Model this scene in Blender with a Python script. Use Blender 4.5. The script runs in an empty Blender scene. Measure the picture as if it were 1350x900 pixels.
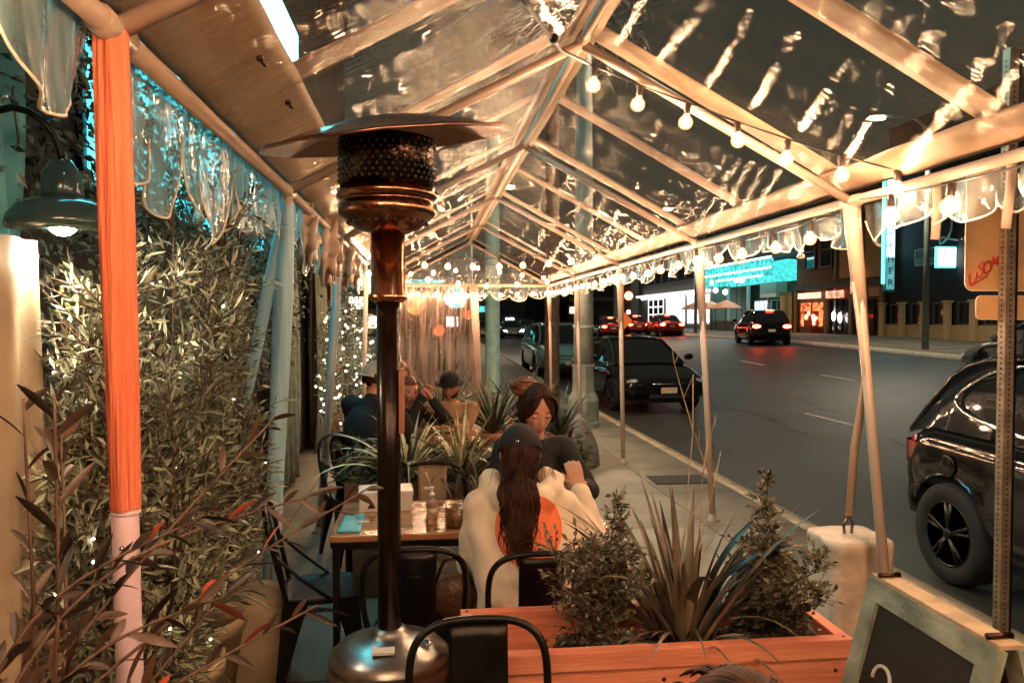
import bpy, math, random
from mathutils import Vector, Matrix, Quaternion
from mathutils.bvhtree import BVHTree
R = math.radians
V = Vector
random.seed(7)
scene = bpy.context.scene
col = scene.collection

# ------------------------------------------------------------------ materials
MATS = {}
def mat(name, color, rough=0.6, metal=0.0, var=0.15, scale=8.0, bump=0.0, bscale=None, stretch=(1, 1, 1),
        emit=None, estr=0.0, trans=0.0, coat=0.0, spec=0.5, color2=None, detail=4.0, sheen=0.0):
    if name in MATS: return MATS[name]
    m = bpy.data.materials.new(name); m.use_nodes = True
    nt = m.node_tree; N = nt.nodes; L = nt.links
    b = N['Principled BSDF']
    tc = N.new('ShaderNodeTexCoord'); mp = N.new('ShaderNodeMapping')
    mp.inputs['Scale'].default_value = stretch
    L.new(tc.outputs['Object'], mp.inputs['Vector'])
    nz = N.new('ShaderNodeTexNoise'); nz.inputs['Scale'].default_value = scale; nz.inputs['Detail'].default_value = detail
    L.new(mp.outputs['Vector'], nz.inputs['Vector'])
    cr = N.new('ShaderNodeValToRGB')
    c = V(color[:3])
    lo = c * (1 - var)
    hi = V(color2) if color2 else c * (1 + var)
    cr.color_ramp.elements[0].position = 0.32; cr.color_ramp.elements[1].position = 0.68
    cr.color_ramp.elements[0].color = (*[max(0, x) for x in lo], 1)
    cr.color_ramp.elements[1].color = (*[min(1, x) for x in hi], 1)
    L.new(nz.outputs['Fac'], cr.inputs['Fac']); L.new(cr.outputs['Color'], b.inputs['Base Color'])
    b.inputs['Roughness'].default_value = rough; b.inputs['Metallic'].default_value = metal
    b.inputs['Specular IOR Level'].default_value = spec
    if coat: b.inputs['Coat Weight'].default_value = coat; b.inputs['Coat Roughness'].default_value = 0.05
    if sheen: b.inputs['Sheen Weight'].default_value = sheen
    if trans: b.inputs['Transmission Weight'].default_value = trans
    if bump:
        n2 = N.new('ShaderNodeTexNoise'); n2.inputs['Scale'].default_value = bscale or scale * 4; n2.inputs['Detail'].default_value = 3
        L.new(mp.outputs['Vector'], n2.inputs['Vector'])
        bp = N.new('ShaderNodeBump'); bp.inputs['Strength'].default_value = bump; bp.inputs['Distance'].default_value = 0.02
        L.new(n2.outputs['Fac'], bp.inputs['Height']); L.new(bp.outputs['Normal'], b.inputs['Normal'])
    if emit:
        b.inputs['Emission Color'].default_value = (*emit, 1); b.inputs['Emission Strength'].default_value = estr
    MATS[name] = m
    return m

def vinyl(name, tint=(1, .97, .9), refl=0.06, bsc=(14, 3, 14), bstr=0.35, rough=0.07, haze=0.0, dist=0.01, boost=0.35, hazecol=(.8, .72, .6), nsc=5.0):
    m = bpy.data.materials.new(name); m.use_nodes = True
    nt = m.node_tree; N = nt.nodes; L = nt.links
    N.remove(N['Principled BSDF']); out = N['Material Output']
    tc = N.new('ShaderNodeTexCoord'); mp = N.new('ShaderNodeMapping'); mp.inputs['Scale'].default_value = bsc
    L.new(tc.outputs['Object'], mp.inputs['Vector'])
    nz = N.new('ShaderNodeTexNoise'); nz.inputs['Scale'].default_value = nsc; nz.inputs['Detail'].default_value = 3
    L.new(mp.outputs['Vector'], nz.inputs['Vector'])
    bp = N.new('ShaderNodeBump'); bp.inputs['Strength'].default_value = bstr; bp.inputs['Distance'].default_value = dist
    L.new(nz.outputs['Fac'], bp.inputs['Height'])
    tr = N.new('ShaderNodeBsdfTransparent'); tr.inputs['Color'].default_value = (*tint, 1)
    gl = N.new('ShaderNodeBsdfGlossy'); gl.inputs['Roughness'].default_value = rough; gl.inputs['Color'].default_value = (1, .95, .88, 1)
    L.new(bp.outputs['Normal'], gl.inputs['Normal'])
    lw = N.new('ShaderNodeLayerWeight'); lw.inputs['Blend'].default_value = 0.3; L.new(bp.outputs['Normal'], lw.inputs['Normal'])
    ma = N.new('ShaderNodeMath'); ma.operation = 'MULTIPLY_ADD'; ma.inputs[1].default_value = boost; ma.inputs[2].default_value = refl
    L.new(lw.outputs['Fresnel'], ma.inputs[0])
    mx = N.new('ShaderNodeMixShader'); L.new(ma.outputs[0], mx.inputs['Fac']); L.new(tr.outputs[0], mx.inputs[1]); L.new(gl.outputs[0], mx.inputs[2])
    last = mx
    if haze:
        df = N.new('ShaderNodeBsdfDiffuse'); df.inputs['Color'].default_value = (*hazecol, 1)
        tl = N.new('ShaderNodeBsdfTranslucent'); tl.inputs['Color'].default_value = (*hazecol, 1)
        m2 = N.new('ShaderNodeMixShader'); m2.inputs['Fac'].default_value = .5; L.new(df.outputs[0], m2.inputs[1]); L.new(tl.outputs[0], m2.inputs[2])
        n3 = N.new('ShaderNodeTexNoise'); n3.inputs['Scale'].default_value = 2.5; n3.inputs['Detail'].default_value = 5; L.new(mp.outputs['Vector'], n3.inputs['Vector'])
        rp = N.new('ShaderNodeValToRGB'); rp.color_ramp.elements[0].position = .4; rp.color_ramp.elements[0].color = (haze * .2,) * 3 + (1,)
        rp.color_ramp.elements[1].position = .7; rp.color_ramp.elements[1].color = (haze,) * 3 + (1,)
        L.new(n3.outputs['Fac'], rp.inputs['Fac'])
        m3 = N.new('ShaderNodeMixShader'); L.new(rp.outputs['Color'], m3.inputs['Fac']); L.new(mx.outputs[0], m3.inputs[1]); L.new(m2.outputs[0], m3.inputs[2])
        last = m3
    L.new(last.outputs[0], out.inputs['Surface'])
    MATS[name] = m
    return m

def emis(name, color, s, var=0.0):
    m = bpy.data.materials.new(name); m.use_nodes = True
    nt = m.node_tree; N = nt.nodes; L = nt.links; N.remove(N['Principled BSDF'])
    e = N.new('ShaderNodeEmission'); e.inputs['Color'].default_value = (*color, 1); e.inputs['Strength'].default_value = s
    if var:
        tc = N.new('ShaderNodeTexCoord'); nz = N.new('ShaderNodeTexNoise'); nz.inputs['Scale'].default_value = 3
        L.new(tc.outputs['Object'], nz.inputs['Vector'])
        mr = N.new('ShaderNodeMapRange'); mr.inputs['From Min'].default_value = .35; mr.inputs['From Max'].default_value = .65
        mr.inputs['To Min'].default_value = s * (1 - var); mr.inputs['To Max'].default_value = s * (1 + var)
        L.new(nz.outputs['Fac'], mr.inputs['Value']); L.new(mr.outputs[0], e.inputs['Strength'])
    L.new(e.outputs[0], N['Material Output'].inputs['Surface'])
    MATS[name] = m
    return m

def leafmat(name, c1, c2, rough=.4, scale=3.0, tl=0.25):
    m = mat(name, c1, rough=rough, var=.3, scale=scale, color2=c2, detail=2)
    nt = m.node_tree; N = nt.nodes; L = nt.links
    b = N['Principled BSDF']; g = N.new('ShaderNodeNewGeometry')
    # per-leaf variation (each leaf is its own island)
    hs = N.new('ShaderNodeHueSaturation'); mr = N.new('ShaderNodeMapRange')
    mr.inputs['To Min'].default_value = .1; mr.inputs['To Max'].default_value = 2.1
    L.new(g.outputs['Random Per Island'], mr.inputs['Value']); L.new(mr.outputs[0], hs.inputs['Value'])
    src = b.inputs['Base Color'].links[0].from_socket
    L.new(src, hs.inputs['Color']); L.new(hs.outputs['Color'], b.inputs['Base Color'])
    return m

# ------------------------------------------------------------------ mesh builder
class MB:
    def __init__(s): s.v = []; s.f = []; s.sm = []
    def add(s, vs, fs, smooth=False):
        o = len(s.v); s.v += [tuple(x) for x in vs]
        for f in fs: s.f.append([i + o for i in f]); s.sm.append(smooth)
        return s
    def box(s, lo, hi, M=None):
        x0, y0, z0 = lo; x1, y1, z1 = hi
        vs = [V(p) for p in ((x0,y0,z0),(x1,y0,z0),(x1,y1,z0),(x0,y1,z0),(x0,y0,z1),(x1,y0,z1),(x1,y1,z1),(x0,y1,z1))]
        if M is not None: vs = [M @ p for p in vs]
        return s.add(vs, [(3,2,1,0),(4,5,6,7),(0,1,5,4),(1,2,6,5),(2,3,7,6),(3,0,4,7)])
    def tube(s, pts, r, n=8, caps=True, sq=False, flat=None):
        pts = [V(p) for p in pts]
        rr = r if isinstance(r, (list, tuple)) else [r] * len(pts)
        up = None; rings = []
        for i, p in enumerate(pts):
            t = (pts[min(i + 1, len(pts) - 1)] - pts[max(i - 1, 0)])
            if t.length < 1e-9: t = V((0, 0, 1))
            t.normalize()
            if up is None:
                up = V((0, 0, 1)) if abs(t.z) < .9 else V((0, 1, 0))
            a = t.cross(up)
            if a.length < 1e-6: a = t.cross(V((1, 0, 0)))
            a.normalize(); b = a.cross(t).normalized(); up = b
            fl = flat if flat else 1.0
            ring = []
            for k in range(n):
                th = 2 * math.pi * (k + (.5 if sq else 0)) / n
                ring.append(p + a * math.cos(th) * rr[i] + b * math.sin(th) * rr[i] * fl)
            rings.append(ring)
        vs = [q for g in rings for q in g]; fs = []
        for i in range(len(rings) - 1):
            for k in range(n):
                fs.append((i*n+k, i*n+(k+1)%n, (i+1)*n+(k+1)%n, (i+1)*n+k))
        if caps: fs.append(tuple(range(n))[::-1]); fs.append(tuple((len(rings)-1)*n+k for k in range(n)))
        return s.add(vs, fs, not sq)
    def lathe(s, prof, c=(0, 0, 0), n=24, sq=None, M=None, smooth=True):
        c = V(c); vs = []; fs = []
        for (r, z) in prof:
            for k in range(n):
                th = 2 * math.pi * k / n
                p = V((r * math.cos(th), r * math.sin(th), z))
                if M is not None: p = M @ p
                vs.append(p + c)
        for i in range(len(prof) - 1):
            for k in range(n): fs.append((i*n+k, i*n+(k+1)%n, (i+1)*n+(k+1)%n, (i+1)*n+k))
        if prof[0][0] > 1e-5: fs.append(tuple(range(n))[::-1])
        if prof[-1][0] > 1e-5: fs.append(tuple((len(prof)-1)*n+k for k in range(n)))
        return s.add(vs, fs, smooth)
    def ell(s, c, r, n=12, m=8, M=None):
        c = V(c); r = (r, r, r) if not hasattr(r, '__len__') else r
        vs = []; fs = []
        for i in range(m + 1):
            ph = math.pi * i / m - math.pi / 2
            for k in range(n):
                th = 2 * math.pi * k / n
                p = V((r[0]*math.cos(ph)*math.cos(th), r[1]*math.cos(ph)*math.sin(th), r[2]*math.sin(ph)))
                if M is not None: p = M @ p
                vs.append(p + c)
        for i in range(m):
            for k in range(n): fs.append((i*n+k, i*n+(k+1)%n, (i+1)*n+(k+1)%n, (i+1)*n+k))
        return s.add(vs, fs, True)
    def caps(s, a, ra, b, rb, n=14):
        a = V(a); b = V(b); t = (b - a); L = t.length
        q = t.to_track_quat('Z', 'Y').to_matrix()
        prof = []
        for i in range(5): th = -math.pi/2 + i*math.pi/8; prof.append((ra*math.cos(th)+1e-6*(i==0), ra*math.sin(th)))
        for i in range(1, 5): th = i*math.pi/8; prof.append((rb*math.cos(th), L + rb*math.sin(th)))
        return s.lathe(prof, a, n, M=q)
    def grid(s, f, nu, nv, closed=False, smooth=True):
        vs = [f(i / nu, j / nv) for j in range(nv + 1) for i in range(nu + 1)]
        fs = [(j*(nu+1)+i, j*(nu+1)+i+1, (j+1)*(nu+1)+i+1, (j+1)*(nu+1)+i) for j in range(nv) for i in range(nu)]
        return s.add(vs, fs, smooth)
    def slab(s, f, nu, nv, th, smooth=True):
        """a sheet with real thickness th (a vector offset)"""
        th = V(th); a = [V(f(i / nu, j / nv)) for j in range(nv + 1) for i in range(nu + 1)]
        b = [p + th for p in a]; n = len(a); w = nu + 1
        fs = [(j*w+i, j*w+i+1, (j+1)*w+i+1, (j+1)*w+i) for j in range(nv) for i in range(nu)]
        fs += [tuple(n + q for q in f_[::-1]) for f_ in fs]
        ring = [i for i in range(w)] + [j*w+nu for j in range(1, nv+1)] + [nv*w+i for i in range(nu-1, -1, -1)] + [j*w for j in range(nv-1, 0, -1)]
        for k in range(len(ring)):
            p, q = ring[k], ring[(k+1) % len(ring)]; fs.append((q, p, n+p, n+q))
        return s.add(a + b, fs, smooth)
    def prism(s, poly, off):
        off = V(off); a = [V(p) for p in poly]; n = len(a)
        vs = a + [p + off for p in a]
        fs = [tuple(range(n))[::-1], tuple(range(n, 2*n))]
        fs += [(i, (i+1) % n, n+(i+1) % n, n+i) for i in range(n)]
        return s.add(vs, fs)
    def leaf(s, p, d, L, W, nrm=None, seg=1, bend=0.0):
        p = V(p); d = V(d).normalized()
        u = nrm if nrm is not None else V((random.uniform(-1, 1), random.uniform(-1, 1), random.uniform(.2, 1)))
        a = d.cross(u)
        if a.length < 1e-4: a = d.cross(V((1, 0, .3)))
        a.normalize(); b = a.cross(d).normalized()
        if seg == 1:
            t = p + d * L - b * bend * L; m = p + d * L * .45 + b * W * .15
            s.add([p, m + a*W*.5, t, m - a*W*.5, p + d*L*.45 - b*W*.12 - b*bend*L*.3], [(0, 4, 1), (4, 2, 1), (0, 3, 4), (4, 3, 2)])
        else:
            vs = []; 
            for i in range(seg + 1):
                t = i / seg; w = W * .5 * max(.04, math.sin(math.pi * min(1, t * .93 + .05)) ** .8)
                c = p + d * L * t - V((0, 0, 1)) * bend * L * t * t
                vs += [c + a * w + b * w * .35, c, c - a * w + b * w * .35]
            fs = []
            for i in range(seg): fs += [(3*i, 3*i+1, 3*i+4, 3*i+3), (3*i+1, 3*i+2, 3*i+5, 3*i+4)]
            s.add(vs, fs, True)
        return s
    def mesh(s, name):
        me = bpy.data.meshes.new(name); me.from_pydata(s.v, [], s.f)
        me.polygons.foreach_set('use_smooth', s.sm); me.update()
        return me
    def build(s, name, m, parent=None, bevel=0, **k):
        o = bpy.data.objects.new(name, s.mesh(name)); col.objects.link(o)
        if m is not None: o.data.materials.append(m)
        if parent is not None: o.parent = parent
        if bevel:
            bv = o.modifiers.new('b', 'BEVEL'); bv.width = bevel; bv.segments = 2; bv.limit_method = 'ANGLE'; bv.angle_limit = R(40)
        tag(o, **k)
        return o

def tag(o, label=None, cat=None, group=None, kind=None):
    if label: o['label'] = label
    if cat: o['category'] = cat
    if group: o['group'] = group
    if kind: o['kind'] = kind
    return o
def empty(name, loc=(0, 0, 0), rz=0, label=None, cat=None, group=None):
    o = bpy.data.objects.new(name, None); col.objects.link(o); o.location = loc; o.rotation_euler = (0, 0, rz)
    o.empty_display_size = .1
    return tag(o, label, cat, group)
def copy_tree(o, loc=None, rz=None, label=None, group=None, parent=None):
    c = o.copy(); col.objects.link(c); c.parent = parent
    if loc is not None: c.location = loc
    if rz is not None: c.rotation_euler = (0, 0, rz)
    if label: c['label'] = label
    if group: c['group'] = group
    for ch in list(o.children): copy_tree(ch, parent=c)
    return c
def baked(mb, name, m, parent, voxel=.01, smooth=4, disp=None, fac=.5):
    """union of overlapping closed shells into one continuous surface"""
    o = bpy.data.objects.new(name, mb.mesh(name)); col.objects.link(o)
    r = o.modifiers.new('r', 'REMESH'); r.mode = 'VOXEL'; r.voxel_size = voxel; r.use_smooth_shade = True
    if smooth:
        s = o.modifiers.new('s', 'SMOOTH'); s.iterations = smooth; s.factor = fac
    dg = bpy.context.evaluated_depsgraph_get(); dg.update()
    me = bpy.data.meshes.new_from_object(o.evaluated_get(dg)); me.name = name
    o.modifiers.clear(); o.data = me; me.materials.clear(); me.materials.append(m)
    if disp:
        ns = [v.normal.copy() for v in me.vertices]
        for v, n in zip(me.vertices, ns): v.co += n * disp(v.co, n)
    me.polygons.foreach_set('use_smooth', [True] * len(me.polygons)); me.update()
    if parent is not None: o.parent = parent
    return o
def text(name, body, size, m, parent, loc, rot, ext=.01, align='CENTER', shear=0, sx=1.0):
    cu = bpy.data.curves.new(name, 'FONT'); cu.body = body; cu.size = size; cu.extrude = ext; cu.align_x = align; cu.align_y = 'CENTER'; cu.shear = shear
    tmp = bpy.data.objects.new(name, cu); col.objects.link(tmp)
    dg = bpy.context.evaluated_depsgraph_get(); dg.update()
    me = bpy.data.meshes.new_from_object(tmp.evaluated_get(dg)); bpy.data.objects.remove(tmp)
    o = bpy.data.objects.new(name, me); col.objects.link(o); me.materials.clear(); me.materials.append(m)
    o.location = loc; o.rotation_euler = rot; o.scale = (sx, 1, 1)
    if parent is not None: o.parent = parent
    return o
def ss(t): t = max(0., min(1., t)); return t * t * (3 - 2 * t)
def zr(x, y):  # road height
    return -.15 + .5 * ss((x - 6) / 14) + .3 * ss((y - 15) / 24)
def rnd(a, b): return random.uniform(a, b)
def rdir():
    while True:
        v = V((rnd(-1, 1), rnd(-1, 1), rnd(-1, 1)))
        if .05 < v.length < 1: return v.normalized()

# ------------------------------------------------------------------ palette
M = {}
M['asphalt'] = mat('asphalt', (.027, .029, .027), rough=.5, var=.35, scale=.5, bump=.3, bscale=60, color2=(.048, .049, .044), detail=12)
M['paint'] = mat('road paint', (.6, .58, .5), rough=.6, var=.3, scale=12)
M['curb'] = mat('curb concrete', (.34, .27, .18), rough=.8, var=.3, scale=5, bump=.2)
M['black'] = mat('black metal', (.014, .012, .011), rough=.32, metal=.6, var=.4, scale=9, bump=.04, bscale=60)
M['blackm'] = mat('matte black', (.012, .012, .012), rough=.7, var=.4, scale=9)
M['steel'] = mat('brushed steel', (.42, .4, .38), rough=.3, metal=1, var=.2, scale=4, stretch=(1, 1, 14), bump=.08, bscale=14)
M['copper'] = mat('bronze', (.26, .14, .1), rough=.25, metal=1, var=.3, scale=5, bump=.05)
M['dkbronze'] = mat('dark bronze', (.09, .05, .032), rough=.28, metal=1, var=.4, scale=5, bump=.05)
M['band'] = mat('vinyl band', (.36, .25, .18), rough=.42, var=.14, scale=3, bump=.35, bscale=9)
M['bandw'] = mat('vinyl post sleeve', (.5, .36, .27), rough=.45, var=.12, scale=3, bump=.35, bscale=10, stretch=(1, 1, .25))
M['pole'] = mat('white painted pole', (.55, .4, .3), rough=.38, var=.15, scale=4, bump=.1, stretch=(1, 1, .2))
M['tube'] = mat('white tent tube', (.38, .27, .2), rough=.35, var=.15, scale=4, bump=.1)
M['blue'] = mat('pale blue drape', (.36, .6, .7), rough=.5, var=.25, scale=3, bump=.4, bscale=8, stretch=(3, 3, .4))  # teal light on the post wraps is put into their base colour
M['red'] = mat('red orange sleeve', (.85, .17, .07), rough=.72, var=.2, scale=5, bump=.9, bscale=16, stretch=(4, 4, .22), color2=(.95, .27, .13))  # white fabric, with the heater's red glow put into the base colour
M['pink'] = mat('pink white pole', (.75, .55, .6), rough=.35, var=.08, scale=3)  # lower end of the same heater glow, coloured in as pink
M['piping'] = mat('valance piping', (.78, .66, .52), rough=.4, var=.2, scale=20)
M['bulb'] = emis('warm bulb', (1, .595, .335), 245)
def envelope():
    m = emis('bulb glass', (1, .36, .1), 1.1); nt = m.node_tree; N = nt.nodes; L = nt.links
    tr = N.new('ShaderNodeBsdfTransparent'); ad = N.new('ShaderNodeAddShader'); e = [n for n in N if n.type == 'EMISSION'][0]
    L.new(tr.outputs[0], ad.inputs[0]); L.new(e.outputs[0], ad.inputs[1]); L.new(ad.outputs[0], N['Material Output'].inputs['Surface']); return m
M['envelope'] = envelope()
M['socket'] = mat('bulb socket', (.06, .035, .025), rough=.4, var=.3)
M['cable'] = mat('cable', (.012, .01, .008), rough=.5, var=.3)
M['fairy'] = emis('fairy light', (1, .82, .52), 14)
M['clear'] = vinyl('clear vinyl roof', tint=(.93, .91, .85), refl=.03, bsc=(1.2, 10, 1.2), bstr=.4, rough=.045, haze=.03, dist=.02, boost=.16)
M['clearv'] = vinyl('clear vinyl valance', tint=(.88, .88, .86), refl=.05, bsc=(3, 3, 1), bstr=.35, rough=.1, haze=.34, dist=.05, boost=.3, hazecol=(.62, .72, .72))
M['clearl'] = vinyl('milky teal vinyl', tint=(.75, .86, .86), refl=.05, bsc=(3, 6, .6), bstr=.4, rough=.14, haze=.75, dist=.05, boost=.3, hazecol=(.42, .66, .7))  # left valance: teal light put into the tint and haze colours
M['walls'] = vinyl('clear vinyl end wall', tint=(.85, .8, .75), refl=.12, bsc=(6, 6, .7), bstr=1.0, rough=.12, haze=.55, dist=.05, boost=.6, hazecol=(.85, .6, .5))
M['glass'] = mat('dark glass', (.012, .014, .016), rough=.04, var=.2, spec=.9)
M['chrome'] = mat('chrome', (.75, .75, .75), rough=.08, metal=1, var=.1)
M['tyre'] = mat('tyre rubber', (.007, .007, .007), rough=.8, var=.3, bump=.2)
M['rim'] = mat('wheel alloy', (.05, .048, .045), rough=.28, metal=.9, var=.2)
M['plate'] = mat('licence plate', (.7, .55, .35), rough=.5, var=.2, scale=30)
M['carblack'] = mat('black car paint', (.006, .006, .007), rough=.1, var=.3, coat=.35, spec=.4)
M['carteal'] = mat('pale teal car paint', (.18, .42, .44), rough=.25, var=.15, coat=1.0)
M['cargrey'] = mat('silver car paint', (.35, .35, .34), rough=.25, metal=.4, var=.15, coat=1.0)
M['carred'] = mat('dark red car paint', (.22, .02, .015), rough=.25, var=.15, coat=1.0)  # red signal glow on the queued cars, put into the paint colour
M['taillit'] = emis('lit tail lamp', (1, .05, .02), 22)
M['tailoff'] = mat('tail lamp lens', (.25, .02, .01), rough=.1, var=.2, coat=1)
M['headlit'] = emis('lit head lamp', (1, .93, .8), 60)
M['headoff'] = mat('head lamp lens', (.3, .32, .34), rough=.08, var=.2, coat=1)
M['salmon'] = mat('salmon painted wood', (.9, .27, .17), rough=.6, var=.3, scale=3, stretch=(.5, 3, 5), bump=.25, bscale=22, color2=(.93, .36, .2), detail=8)  # orange heater glow on the planter is put into the wood colour
M['salmonlt'] = mat('worn planter edge', (.85, .52, .34), rough=.6, var=.2, scale=9, bump=.2)
M['greenwood'] = mat('weathered green frame', (.2, .26, .2), rough=.7, var=.45, scale=6, stretch=(4, 1, 1), bump=.4, bscale=26, color2=(.4, .42, .32))
M['tanwood'] = mat('worn pale wood', (.45, .32, .2), rough=.7, var=.3, scale=8, bump=.3)
M['chalk'] = mat('chalkboard', (.02, .017, .012), rough=.6, var=.35, scale=4)
M['white'] = mat('white plastic', (.75, .72, .66), rough=.4, var=.08)
M['barrel'] = mat('wrapped ballast', (.7, .52, .38), rough=.42, var=.3, scale=4, bump=1.0, bscale=9, detail=8)
M['tabletop'] = mat('varnished table top', (.34, .15, .06), rough=.16, var=.4, scale=3, stretch=(1, 7, 1), bump=.06, coat=.6)
M['teal'] = mat('teal plastic', (.1, .5, .55), rough=.4, var=.2)
M['paleblue'] = mat('pale blue bin', (.36, .52, .55), rough=.5, var=.1)
M['skin'] = mat('skin', (.56, .28, .18), rough=.5, var=.1, scale=12, bump=.05)
M['skin2'] = mat('brown skin', (.4, .19, .11), rough=.5, var=.1, scale=12)
M['lips'] = mat('lips', (.34, .09, .07), rough=.4, var=.1)
M['hair'] = mat('dark brown hair', (.02, .009, .005), rough=.62, spec=.15, var=.5, scale=40, color2=(.06, .02, .01), stretch=(1, 1, .15))
M['hairr'] = mat('auburn hair', (.13, .045, .018), rough=.35, var=.5, scale=40, color2=(.26, .09, .035))
M['hoodie'] = mat('cream hoodie', (.8, .66, .5), rough=.85, var=.07, scale=4, bump=.5, bscale=7, sheen=.3)
M['dot'] = mat('orange print', (.9, .2, .07), rough=.8, var=.1, scale=5, bump=.3, bscale=8)
M['darktop'] = mat('black knit top', (.008, .009, .01), rough=.85, var=.3, bump=.3, bscale=9)
M['jeans'] = mat('dark trousers', (.03, .035, .045), rough=.85, var=.3, bump=.3)
M['beigepants'] = mat('beige trousers', (.5, .42, .32), rough=.85, var=.15, bump=.4, bscale=7)
M['tansweater'] = mat('tan sweater', (.4, .22, .11), rough=.85, var=.2, bump=.4, bscale=12)
M['cap'] = mat('black cap cloth', (.006, .005, .005), rough=.8, var=.3)
M['capgrey'] = mat('stone cap cloth', (.42, .38, .3), rough=.8, var=.15)
M['teracotta'] = mat('terracotta pot', (.42, .18, .1), rough=.7, var=.2, bump=.2)
M['soil'] = mat('potting soil', (.03, .02, .013), rough=.9, var=.5, scale=30, bump=.8)
M['potwrap'] = mat('tan burlap pot cover', (.5, .37, .22), rough=.9, var=.25, scale=5, bump=.7, bscale=9)
M['bark'] = mat('bark', (.09, .055, .035), rough=.8, var=.4, bump=.4)
M['stem'] = mat('stem', (.1, .05, .03), rough=.6, var=.4)
M['lf_olive'] = leafmat('olive leaves', (.15, .18, .11), (.4, .42, .3), rough=.4)
M['lf_dark'] = leafmat('dark ivy leaves', (.09, .12, .1), (.26, .3, .25), rough=.25)
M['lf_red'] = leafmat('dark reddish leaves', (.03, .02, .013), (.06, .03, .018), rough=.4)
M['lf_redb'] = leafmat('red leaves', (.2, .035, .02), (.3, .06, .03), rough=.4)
M['lf_box'] = leafmat('boxwood leaves', (.09, .1, .06), (.24, .22, .15), rough=.22)
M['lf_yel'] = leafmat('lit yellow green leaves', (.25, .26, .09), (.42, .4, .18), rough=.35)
M['lf_flax'] = leafmat('flax blades', (.075, .08, .045), (.2, .14, .1), rough=.35, scale=8)
M['lf_spider'] = leafmat('variegated blades', (.38, .36, .2), (.65, .6, .4), rough=.4, scale=8)
M['lf_spiderd'] = leafmat('dark blades', (.05, .07, .04), (.1, .11, .06), rough=.4, scale=8)
M['glassjar'] = vinyl('clear drinking glass', tint=(.9, .78, .6), refl=.15, rough=.04, bstr=.4, boost=.7)
# ================================================================== SETTING
def sheet(name, x0, x1, y0, y1, dz, m, nx, ny, **k):
    mb = MB(); mb.grid(lambda u, v: (x0 + (x1-x0)*u, y0 + (y1-y0)*v, zr(x0 + (x1-x0)*u, y0 + (y1-y0)*v) + dz), nx, ny)
    o = mb.build(name, m); tag(o, kind='structure', **k); return o
sheet('ground', -150, 260, -60, 420, -.06, mat('dirt ground', (.045, .042, .035), rough=.8, var=.3, scale=.5), 205, 120)
sheet('road', 3.2, 17.2, -20, 300, 0, M['asphalt'], 28, 160)
# concrete sidewalk with scored joints
cm = mat('concrete', (.24, .215, .17), rough=.62, var=.28, scale=1.6, bump=.3, bscale=45, color2=(.35, .31, .24), detail=8)
nt = cm.node_tree; N = nt.nodes; L = nt.links
bk = N.new('ShaderNodeTexBrick'); bk.offset = 0; bk.inputs['Scale'].default_value = 1; bk.inputs['Mortar Size'].default_value = .008
bk.inputs['Brick Width'].default_value = 1.15; bk.inputs['Row Height'].default_value = 1.2
bk.inputs['Mortar'].default_value = (.28, .27, .25, 1); bk.inputs['Color1'].default_value = (1, 1, 1, 1); bk.inputs['Color2'].default_value = (.82, .82, .82, 1)
tcn = [n for n in N if n.type == 'TEX_COORD'][0]; L.new(tcn.outputs['Object'], bk.inputs['Vector'])
mu = N.new('ShaderNodeMix'); mu.data_type = 'RGBA'; mu.blend_type = 'MULTIPLY'; mu.inputs['Factor'].default_value = 1
b = N['Principled BSDF']; src = b.inputs['Base Color'].links[0].from_socket
L.new(src, mu.inputs['A']); L.new(bk.outputs['Color'], mu.inputs['B']); L.new(mu.outputs['Result'], b.inputs['Base Color'])
def platform(name, x0, x1, y0, y1, nx, ny, m):
    mb = MB(); mb.slab(lambda u, v: (x0 + (x1-x0)*u, y0 + (y1-y0)*v, zr(x0 + (x1-x0)*u, y0 + (y1-y0)*v) + .15), nx, ny, (0, 0, -.3))
    return tag(mb.build(name, m), kind='structure')
platform('sidewalk', -6, 3.04, -10, 300, 9, 150, cm)
platform('curb', 3.042, 3.2, -10, 300, 1, 150, M['curb'])
platform('far_curb', 17.2, 17.4, -20, 300, 1, 160, mat('far curb stone', (.5, .47, .4), rough=.8, var=.2))
platform('far_sidewalk', 17.402, 60, -20, 300, 16, 160, mat('far pavement', (.2, .18, .14), rough=.8, var=.3, scale=1, bump=.1))
mb = MB()
def dash(x, y0, y1, w=.11):
    mb.slab(lambda u, v: (x - w/2 + w*u, y0 + (y1-y0)*v, zr(x - w/2 + w*u, y0 + (y1-y0)*v) + .005), 1, 4, (0, 0, .001))
for y in (3.2, 12.2, 21.2, 30.2, 39.2, 48.2): dash(7.35, y, y + 1.9)
for y in (9.8, 19.2, 24.9, 33.0, 42.0): dash(11.5, y, y + 1.9)
tag(mb.build('lane_markings', M['paint']), kind='structure')
o = MB().box((2.35, 7.55, .001), (2.95, 7.95, .012)).build('drain_cover', M['blackm'], bevel=.004, label='dark utility cover set in the sidewalk beside the curb', cat='drain cover')

random.seed(17)
mb = MB()
for k in range(14):
    x, y = rnd(4, 12), rnd(5, 26); pts = []
    for i in range(14): pts.append((x, y, zr(x, y) + .003)); x += rnd(-.12, .16); y += rnd(-.1, .42)
    mb.tube(pts, .006, 4, flat=.3)
tag(mb.build('road_cracks', mat('tar crack filler', (.008, .008, .008), rough=.35)), kind='structure')
mh = empty('manhole_cover', (8.6, 11.4, zr(8.6, 11.4)), label='round iron manhole cover in the middle of the near lanes', cat='manhole cover')
MB().lathe([(.36, .0), (.36, .008), (.33, .009), (.33, .006), (0, .006)], n=32).build('cover', mat('cast iron', (.03, .028, .025), rough=.4, metal=.6, var=.4, scale=20, bump=.8, bscale=30), mh)
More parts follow.
